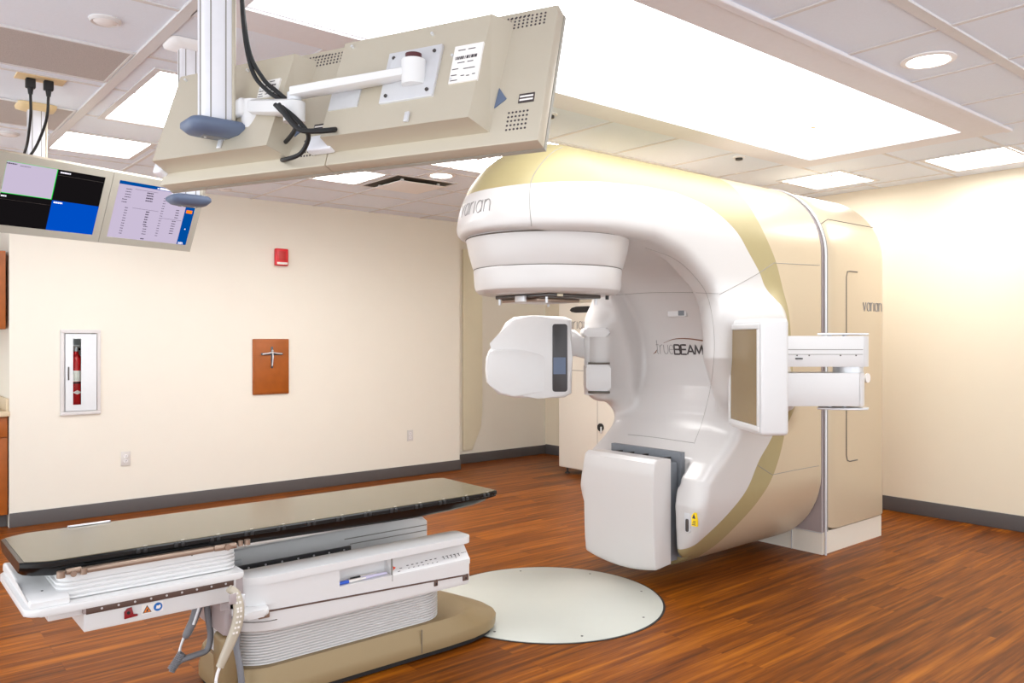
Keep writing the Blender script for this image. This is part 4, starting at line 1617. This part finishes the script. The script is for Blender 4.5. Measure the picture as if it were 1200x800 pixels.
b.build('coiled_lead', 'pendant_grey', t)

t = thing('hand_control', 'beige hand control with white buttons hung at the couch corner', 'hand control', (1.12, 3.02, 0.55), group='couch hand controls')
O2 = tuple(t.location)
path = spline([(1.128, 3.04, 0.545), (1.150, 3.03, 0.52), (1.158, 3.02, 0.46), (1.148, 3.02, 0.40), (1.125, 3.02, 0.345), (1.098, 3.02, 0.29), (1.085, 3.02, 0.262)], 6)
b = MB()
rings = []
for i, p in enumerate(path):
    d = (path[min(i + 1, len(path) - 1)] - path[max(i - 1, 0)]).normalized()
    side = Vector((0, 1, 0)).cross(d).normalized()
    u = i / (len(path) - 1)
    hw = 0.014 + 0.006 * math.sin(math.pi * min(1, u * 1.1))
    rings.append([tuple(Vector(p) + side * (a * hw) + Vector((0, c * 0.012, 0)) - Vector(O2)) for a, c in ((-1, -0.5), (-0.6, -1), (0.6, -1), (1, -0.5), (1, 0.5), (0.6, 1), (-0.6, 1), (-1, 0.5))])
b.loft(rings)
hb = b.build('handle', 'pendant_beige', t, angle=60)
b = MB()
for k in range(9):
    u = 0.16 + 0.05 * k
    p = path[int(u * (len(path) - 1))]
    for dx in (-0.008, 0.004):
        b.box(p.x + dx - 0.004 - O2[0], p.x + dx + 0.004 - O2[0], p.y - 0.0135 - O2[1], p.y - 0.0115 - O2[1], p.z - 0.004 - O2[2], p.z + 0.004 - O2[2])
b.build('button', 'paper', hb)
b = MB()
b.box(1.118 - O2[0], 1.146 - O2[0], 3.012 - O2[1], 3.0165 - O2[1], 0.49 - O2[2], 0.53 - O2[2], r=0.003)
b.build('display', 'mauve', hb)
b = MB()
b.tube(loc(spline([(1.086, 3.02, 0.265), (1.075, 3.02, 0.235), (1.072, 3.02, 0.20), (1.10, 3.03, 0.15)], 5), O2), 0.006, 10)
b.build('strain_relief', 'vent_white', t)
o = MB().tube(spline([(1.165, 3.08, 0.42), (1.172, 3.075, 0.36), (1.168, 3.07, 0.30), (1.178, 3.06, 0.22), (1.185, 3.06, 0.12), (1.16, 3.04, 0.02), (1.10, 3.0, 0.012)], 8), 0.0125, 12).build('control_lead', 'pendant_grey')
tag(o, 'grey ribbed lead hanging beside the beige hand control', 'cable')


def pen(x, y, z, ang, label, cap, body):
    t = thing('marker_pen', label, 'pen', (x, y, z), group='pens in the couch pocket')
    t.rotation_euler = (0, 0, ang)
    MB().cyl((0, 0, 0), (0.045, 0, 0), 0.0075, n=14).build('cap', cap, t)
    MB().cyl((0.0455, 0, 0), (0.13, 0, 0), 0.0065, 0.0055, n=14).build('barrel', body, t)


pen(1.632, 3.118, 0.4462, 0.03, 'white pen with a bright blue cap in the couch pocket', 'pen_blue', 'paper')
pen(1.70, 3.140, 0.4462, 0.04, 'white pen with a black cap behind the blue-capped one', 'black', 'paper')
pen(1.742, 3.124, 0.4462, 0.02, 'lilac pen lying at the right end of the couch pocket', 'lilac', 'lilac')


# ------------------------------------------------------------------ ceiling posts
def post(x, y, zb, label, top=True):
    t = thing('ceiling_post', label, 'ceiling post', (x, y, 0), group='monitor posts')
    a, c = 0.042, 0.030
    b = MB()
    b.box(-a, a, -c, c, zb + 0.045, ZC - 0.002, r=0.006, seg=2)
    col = b.build('column', 'aluminium', t)
    b = MB()
    for xx in (-0.022, 0.022):
        b.box(xx - 0.002, xx + 0.002, -c - 0.0006, -c + 0.003, zb + 0.05, ZC - 0.03)
    b.box(-a - 0.0006, -a + 0.003, -0.006, 0.006, zb + 0.05, ZC - 0.03)
    b.build('profile_groove', 'monitor_edge', col)
    b = MB()
    b.box(a - 0.002, a + 0.013, -c + 0.004, c - 0.002, zb + 0.05, ZC - 0.03, r=0.004)
    b.build('cable_channel', 'monitor_shell', col)
    b = MB()
    b.loft([[(p[0], p[1], z) for p in rrect(-w, w, -d, d, 0.03, 5)] for (w, d, z) in ((0.05, 0.03, zb), (0.072, 0.050, zb + 0.006), (0.088, 0.064, zb + 0.022), (0.088, 0.064, zb + 0.036), (0.078, 0.056, zb + 0.045))])
    cap = b.build('foot_cap', 'blue_grey', t, angle=60)
    cap['label'] = 'blue-grey rounded cap at the lower end'
    b = MB()
    b.box(-0.04, 0.04, -0.02, 0.02, zb - 0.002, zb + 0.002)
    b.build('cover_plate', 'pocket_grey', cap)
    for dx in (-0.028, 0.028):
        MB().cyl((dx, 0, zb - 0.004), (dx, 0, zb - 0.001), 0.004, n=10).build('screw', 'silver', cap)
    b = MB()
    b.loft([[(p[0], p[1], z) for p in rrect(-w, w, -d, d, 0.035, 5)] for (w, d, z) in ((0.06, 0.045, ZC - 0.035), (0.095, 0.075, ZC - 0.022), (0.10, 0.08, ZC - 0.002))])
    b.build('ceiling_flange', 'beige_connector' if top else 'vent_white', t, angle=60)
    return t


p1 = post(0.845, 2.393, 2.095, 'nearest ceiling post, in front of the hanging monitor backs', top=False)
p2 = post(1.188, 3.695, 2.092, 'middle ceiling post ending in front of the lit screen', top=False)
p3 = post(0.835, 5.226, 2.18, 'far ceiling post behind the lit screens, with two plugs at its top')

# arm from the nearest post to the monitor backs
E0, E1, E2 = Vector((0.945, 2.345, 2.180)), Vector((0.970, 2.118, 2.125)), Vector((1.160, 1.800, 2.205))
AO = Vector((0.845, 2.393, 0.0))
arm = None


def ap(mb, name, m, parent=None, **k):
    for v in mb.bm.verts:
        v.co -= AO
    return mb.build(name, m, parent or arm or p1, **k)


def beam_between(p, q, w, h0, h1):
    d = (q - p)
    dh = Vector((d.x, d.y, 0)).normalized()
    s = Vector((-dh.y, dh.x, 0))
    rings = []
    for c, hh in ((p, h0), (p.lerp(q, 0.5), (h0 + h1) / 2), (q, h1)):
        rings.append([tuple(c + s * a + Vector((0, 0, z))) for a, z in ((-w, -hh * 0.7), (-w * 0.7, -hh), (w * 0.7, -hh), (w, -hh * 0.7), (w, hh * 0.7), (w * 0.7, hh), (-w * 0.7, hh), (-w, hh * 0.7))])
    return MB().loft(rings)


arm = ap(beam_between(E0 + Vector((0, 0, 0.01)), E1 + Vector((0, 0, 0.02)), 0.030, 0.022, 0.022), 'swivel_arm', 'white_plastic', angle=50)
b = MB()
b.cyl(E0 - Vector((0, 0, 0.055)), E0 + Vector((0, 0, 0.03)), 0.036, n=32)
b.box(0.897, 0.945, 2.335, 2.39, 2.16, 2.215, r=0.01)
ap(b, 'post_hub', 'white_plastic')
ap(MB().lathe(E0 - Vector((0, 0, 0.055)), [(0.034, 0), (0.034, -0.004), (0.020, -0.006), (0.020, -0.002)], 32), 'hub_ring', 'beige_connector')


b = MB()
b.cyl(E1 - Vector((0, 0, 0.020)), E1 + Vector((0, 0, 0.036)), 0.030, n=32)
ap(b, 'elbow', 'white_plastic')
ap(MB().cyl(E1 + Vector((0, 0, 0.0405)), E1 + Vector((0, 0, 0.062)), 0.020, n=24), 'elbow_pin', 'silver')
ap(beam_between(E1 + Vector((0, 0, 0.062)), E2, 0.024, 0.015, 0.013), 'second_link', 'white_plastic', angle=50)
b = MB()
b.cyl(E2 - Vector((0, 0, 0.034)), E2 + Vector((0, 0, 0.032)), 0.032, n=32)
ap(b, 'tilt_joint', 'white_plastic')
ap(MB().cyl(E2 + Vector((0, 0, 0.0325)), E2 + Vector((0, 0, 0.048)), 0.022, n=20), 'tilt_knob', 'dark_red')

# ------------------------------------------------------------------ two big monitors seen from behind
mw = Vector((0.406, -0.914, 0)).normalized()
mu = Vector((0.2963, 0.1317, 0.946)).normalized()
mu = (mu - mw * mu.dot(mw)).normalized()
my = mu.cross(mw)
OT = Vector((0.898, 2.750, 2.375))
PW, PH = 0.664, 0.407


def back_monitor(k, label):
    o = OT + mw * (k * (PW + 0.002)) - mu * PH
    t = thing('monitor', label, 'monitor', o, rot=(mw, my, mu), group='hanging monitors seen from behind')
    MB().box(0, PW, 0.0, 0.042, 0, PH, r=0.004, seg=2).build('chassis', 'monitor_shell', t)
    b = MB()
    b.box(0.0, PW, 0.0425, 0.055, 0, 0.03).box(0.0, PW, 0.0425, 0.055, PH - 0.03, PH).box(0, 0.03, 0.0425, 0.055, 0.03, PH - 0.03).box(PW - 0.03, PW, 0.0425, 0.055, 0.03, PH - 0.03)
    b.build('bezel', 'monitor_bezel', t)
    MB().box(0.03, PW - 0.03, 0.0425, 0.050, 0.03, PH - 0.03).build('screen', 'black', t)
    # raised electronics cover with sloping ends
    b = MB()
    x0, x1 = 0.020, 0.500
    lo = [(x0, 0.0, 0.040), (x1 + 0.022, 0.0, 0.040), (x1 + 0.040, 0.0, 0.372), (x0, 0.0, 0.372)]
    hi = [(x0 + 0.004, -0.068, 0.046), (x1 - 0.006, -0.068, 0.046), (x1 + 0.004, -0.060, 0.362), (x0 + 0.004, -0.060, 0.362)]
    b.loft([lo, hi])
    cov = b.build('rear_cover', 'monitor_shell', t, angle=20)
    b = MB()
    b.box(0.30, 0.315, -0.076, -0.0675, 0.055, 0.085, r=0.003)
    b.build('cable_hook', 'silver', cov)
    for (sx, sz) in ((0.33, 0.33), (0.41, 0.245), (0.42, 0.17), (0.22, 0.165), (0.06, 0.34)):
        MB().cyl((sx, -0.070, sz), (sx, -0.058, sz), 0.004, n=10).build('screw', 'silver', cov)
    # ventilation holes: a row along the top and a block at each corner
    b = MB()
    n = 0
    for i in range(46):
        b.cyl((0.02 + 0.0125 * i, -0.0012, PH - 0.018), (0.02 + 0.0125 * i, 0.001, PH - 0.018), 0.0028, n=6)
    for i in range(9):
        for j in range(4):
            b.cyl((0.53 + 0.0125 * i, -0.0012, PH - 0.020 - 0.0105 * j), (0.53 + 0.0125 * i, 0.001, PH - 0.020 - 0.0105 * j), 0.0030, n=6)
    for i in range(6):
        for j in range(5):
            b.cyl((0.570 + 0.0105 * i, -0.0012, 0.040 + 0.0125 * j), (0.570 + 0.0105 * i, 0.001, 0.040 + 0.0125 * j), 0.0030, n=6)
    h = b.build('vent_holes', 'ink', t)
    h['kind'] = 'stuff'
    # recessed socket bay and its rating label
    b = MB()
    b.prism([(0.525, 0.11), (0.552, 0.13), (0.556, 0.135), (0.530, 0.17)], -0.003, 0.001, axis='y')
    b.build('socket_bay', 'blue_grey', t)
    s = MB().box(0.592, 0.636, -0.0015, 0.001, 0.115, 0.142).build('red_label', 'logo_dark', t)
    MB().box(0.595, 0.633, -0.0022, -0.0016, 0.121, 0.126).box(0.595, 0.633, -0.0022, -0.0016, 0.131, 0.136).build('label_lines', 'paper', s)
    return t, cov


def rating_sticker(t, x, z, w, h):
    s = MB().box(x, x + w, -0.0685, -0.062, z, z + h).build('rating_label', 'paper', t)
    b = MB()
    random.seed(3)
    for i in range(14):
        u = 0.1 * w + 0.055 * w * i
        b.box(x + u, x + u + 0.035 * w * (0.5 + random.random()), -0.0693, -0.0686, z + h * 0.62, z + h * 0.70)
    for (u, v, l) in ((0.15, 0.86, 0.25), (0.5, 0.86, 0.25), (0.2, 0.52, 0.25), (0.55, 0.52, 0.2), (0.05, 0.36, 0.22), (0.45, 0.34, 0.4), (0.05, 0.20, 0.2), (0.4, 0.16, 0.12), (0.6, 0.14, 0.10), (0.8, 0.16, 0.1), (0.05, 0.06, 0.25)):
        b.box(x + u * w, x + (u + l) * w, -0.0693, -0.0686, z + v * h, z + v * h + 0.0022)
    b.build('small_print', 'ink', s)


mL, cL = back_monitor(0, 'left of two monitor backs, behind the nearest post')
mR, cR = back_monitor(1, 'right of two monitor backs, carrying the arm plate')
rating_sticker(mR, 0.415, 0.155, 0.085, 0.115)
rating_sticker(mL, 0.405, 0.215, 0.075, 0.06)
# plate and knuckle at the end of the arm
b = MB()
b.box(0.205, 0.375, -0.073, -0.060, 0.125, 0.285, r=0.002)
mp = b.build('mount_plate', 'silver', mR)
for (sx, sz) in ((0.225, 0.145), (0.355, 0.145), (0.355, 0.265), (0.225, 0.265)):
    MB().cyl((sx, -0.0765, sz), (sx, -0.073, sz), 0.005, n=12).build('bolt', 'steel_dark', mp)
b = MB()
b.cyl((0.275, -0.0735, 0.215), (0.275, -0.105, 0.215), 0.03, n=24)
b.build('plate_socket', 'silver', mp)
MB().box(0.03, 0.13, -0.0695, -0.062, 0.13, 0.20).build('blank_panel', 'silver', mR)
b = MB()
b.box(-0.055, 0.030, -0.030, -0.001, 0.035, 0.085, r=0.006)
b.build('joining_bracket', 'aluminium', mR)
b = MB()
b.box(-0.018, 0.020, -0.03, 0.045, 0.03, 0.07, r=0.008)
b.build('end_clip', 'aluminium', mL)

# ------------------------------------------------------------------ two lit screens facing the room
sx_ = Vector((0.955, 0.295, 0)).normalized()
su = Vector((0.119, -0.3825, 0.916)).normalized()
su = (su - sx_ * su.dot(sx_)).normalized()
sy = su.cross(sx_)
SW, SH = 0.618, 0.437
ST = Vector((1.807, 5.261, 2.470))


def front_monitor(k, label):
    o = ST - sx_ * ((k + 1) * (SW + 0.003)) - su * SH
    t = thing('monitor', label, 'monitor', o, rot=(sx_, sy, su), group='lit screens at upper left')
    MB().box(0, SW, 0.006, 0.06, 0, SH, r=0.006, seg=2).build('chassis', 'monitor_shell', t)
    b = MB()
    e = 0.042
    b.box(0, SW, 0, 0.0055, 0, e).box(0, SW, 0, 0.0055, SH - e, SH).box(0, e, 0, 0.0055, e, SH - e).box(SW - e, SW, 0, 0.0055, e, SH - e)
    b.build('bezel', 'monitor_bezel', t)
    return t


e = 0.042
AW, AH = SW - 2 * e, SH - 2 * e


def pane(t, u0, u1, v0, v1, m, name, y=0.0035, th=0.002):
    return MB().box(e + u0 * AW, e + u1 * AW, y, y + th, e + v0 * AH, e + v1 * AH).build(name, m, t)


t = front_monitor(1, 'left of two lit screens, split into four coloured panes')
s = pane(t, 0, 1, 0, 1, 'screen_black', 'screen')
pane(s, 0, 0.497, 0.5, 1, 'screen_green', 'green_border', 0.003, 0.0004)
pane(s, 0.004, 0.488, 0.51, 0.992, 'screen_lilac', 'lilac_pane', 0.0025, 0.0004)
pane(s, 0.502, 1, 0, 0.495, 'screen_blue', 'blue_pane', 0.003, 0.0004)
b = MB()
b.box(e + 0.51 * AW, e + 0.995 * AW, 0.003, 0.0034, e + 0.905 * AH, e + 0.909 * AH)
b.box(e + 0.01 * AW, e + 0.49 * AW, 0.003, 0.0034, e + 0.405 * AH, e + 0.409 * AH)
b.build('title_rule', 'steel_dark', s)


def dashes(t, rows, m, name, y=0.002):
    b = MB()
    for (u, v, l, h) in rows:
        x = u
        while x < u + l - 0.004:
            wd = min(random.uniform(0.010, 0.022), u + l - x)
            b.box(e + x * AW, e + (x + wd) * AW, y, y + 0.0004, e + v * AH, e + (v + h) * AH)
            x += wd + 0.004
    return b.build(name, m, t)


random.seed(12)
dashes(s, [(0.525, 0.945, 0.105, 0.022), (0.52, 0.452, 0.09, 0.024), (0.01, 0.447, 0.05, 0.022)], 'screen_white', 'pane_titles')
dashes(s, [(0.0, 0.955, 0.10, 0.018), (0.13, 0.948, 0.10, 0.008)], 'screen_ink', 'pane_title')
t = front_monitor(0, 'right of two lit screens, pale page with blue side bar')
s = pane(t, 0, 1, 0, 1, 'screen_lilac', 'screen')
pane(s, 0, 1, 0.94, 1, 'screen_deep_blue', 'top_bar', 0.003, 0.0004)
pane(s, 0.875, 1, 0, 0.94, 'screen_deep_blue', 'side_bar', 0.003, 0.0004)
pane(s, 0.895, 0.975, 0.60, 0.66, 'screen_orange', 'orange_button', 0.0025, 0.0004)
pane(s, 0.93, 0.943, 0.29, 0.31, 'screen_white', 'round_icon', 0.0025, 0.0004)
pane(s, 0.49, 0.66, 0.95, 0.985, 'screen_white', 'text_field', 0.0025, 0.0004)
rows = [(0.095 - 0.02 * (i > 3), 0.865 - 0.046 * i, 0.07 - 0.01 * (i > 3), 0.012) for i in range(6)]
rows += [(0.13, 0.54 - 0.046 * i, 0.035, 0.012) for i in range(11)]
rows += [(0.57, 0.80 - 0.046 * i, 0.03, 0.010) for i in range(16)]
rows += [(0.76, 0.62 - 0.046 * i, 0.045, 0.014) for i in range(4)] + [(0.74, 0.41 - 0.046 * i, 0.05, 0.014) for i in range(6)]
rows += [(0.40, 0.25 - 0.046 * i, 0.05, 0.012) for i in range(4)]
dashes(s, rows, 'screen_ink', 'small_print')
dashes(s, [(0.35, 0.845 - 0.046 * i, 0.085, 0.020) for i in range(4)] + [(0.39, 0.51 - 0.046 * i, 0.04, 0.020) for i in range(6)] + [(0.40, 0.02, 0.045, 0.018)], 'screen_ink', 'bold_print')
b = MB()
for (u0, u1, v) in ((0.20, 0.48, 0.885), (0.62, 0.86, 0.875), (0.22, 0.54, 0.555), (0.60, 0.86, 0.445)):
    MB().box(e + u0 * AW, e + u1 * AW, 0.002, 0.0024, e + v * AH, e + (v + 0.004) * AH).build('rule_line', 'screen_ink', s)
dashes(s, [(0.89, 0.03, 0.06, 0.016), (0.89, 0.008, 0.07, 0.012), (0.46, 0.955, 0.025, 0.02)], 'screen_white', 'bar_text')
b = MB()
b.tube([(0.60, 5.13, 2.32), (1.10, 5.27, 2.32)], 0.02, 10)
b.tube([(0.835, 5.19, 2.32), (0.835, 5.226, 2.32)], 0.025, 10)
o = b.build('monitor_bracket', 'steel_dark')
tag(o, 'dark bracket joining the lit screens to their post', 'bracket')

# ------------------------------------------------------------------ cables
def cable(pts, r, label, name='cable', group=None, m='rubber', cat='cable'):
    o = MB().tube(spline(pts, 8), r, 10).build(name, m)
    return tag(o, label, cat, group)


G1 = 'black cables of the hanging monitors'
cable([(0.915, 2.395, 2.75), (0.912, 2.362, 2.55), (0.925, 2.335, 2.36), (0.955, 2.30, 2.27), (0.975, 2.25, 2.225), (0.985, 2.20, 2.19)], 0.0065, 'outer of two black cables looping from the nearest post onto the arm', group=G1)
cable([(0.905, 2.35, 2.70), (0.912, 2.345, 2.45), (0.930, 2.325, 2.30), (0.955, 2.275, 2.23), (0.98, 2.215, 2.19)], 0.0065, 'inner of two black cables looping from the nearest post onto the arm', group=G1)
cable([(0.9068, 2.0821, 2.1364), (0.9282, 2.0642, 2.0969), (0.9532, 2.0434, 2.0667), (0.9889, 2.0137, 2.0632), (1.0340, 2.0021, 2.0719), (1.1266, 2.1333, 2.1160)], 0.0075, 'black cable running from the elbow to the right monitor back', group=G1)
cable([(0.9080, 2.1072, 2.1422), (0.9296, 2.0892, 2.1141), (0.9580, 2.0915, 2.1031), (0.9814, 2.1371, 2.0925), (0.9925, 2.2189, 2.0759), (0.9984, 2.2922, 2.0728)], 0.0065, 'black cable dropping in a short loop to the left monitor back', group=G1)
cable([(0.9224, 2.0952, 2.1352), (0.9512, 2.0712, 2.1047), (0.9746, 2.0517, 2.0696), (0.9871, 2.0673, 2.0487), (0.9882, 2.1184, 2.0201), (0.9718, 2.1841, 2.0121), (1.0357, 2.3652, 2.0522)], 0.0065, 'black cable dropping in the widest loop to the left monitor back', group=G1)
cable([(0.79, 2.335, 2.80), (0.79, 2.33, 2.66), (0.815, 2.33, 2.56), (0.835, 2.335, 2.60), (0.84, 2.34, 2.80)], 0.008, 'black cable looped at the very top of the nearest post', group=G1)


def plug(p, label):
    t = thing('power_plug', label, 'plug', p, group='black plugs over the far post')
    MB().box(-0.022, 0.022, -0.016, 0.016, -0.05, -0.001, r=0.005).build('plug_body', 'rubber', t)
    MB().cyl((0, 0, -0.08), (0, 0, -0.05), 0.010, 0.014, n=14).build('strain_relief', 'rubber', t)
    return t


q1, q2 = (0.722, 4.668, ZC - 0.008), (0.80, 4.655, ZC - 0.008)
t = thing('ceiling_socket', 'beige twin socket plate in the tile over the far post', 'socket', (0.765, 4.662, ZC))
MB().box(-0.11, 0.11, -0.055, 0.055, -0.008, -0.001, r=0.003).build('plate', 'beige_connector', t)
plug(q1, 'left of two black plugs in the ceiling over the far post')
plug(q2, 'right of two black plugs in the ceiling over the far post')
G2 = 'black power leads down the far post'
cable([(0.722, 4.668, 2.735), (0.728, 4.70, 2.64), (0.745, 4.90, 2.54), (0.765, 5.16, 2.50), (0.776, 5.19, 2.40), (0.776, 5.19, 2.25)], 0.007, 'black lead from the left ceiling plug to the far post', group=G2)
cable([(0.80, 4.655, 2.735), (0.802, 4.72, 2.63), (0.79, 4.92, 2.53), (0.772, 5.165, 2.47), (0.765, 5.185, 2.38), (0.765, 5.19, 2.25)], 0.007, 'black lead from the right ceiling plug to the far post', group=G2)
o = MB().tube([(0.775, 5.188, 2.455), (0.83, 5.190, 2.445), (0.89, 5.190, 2.44)], 0.005, 8).build('cable_tie', 'rubber')
tag(o, 'black tie holding the power leads to the far post', 'cable tie')
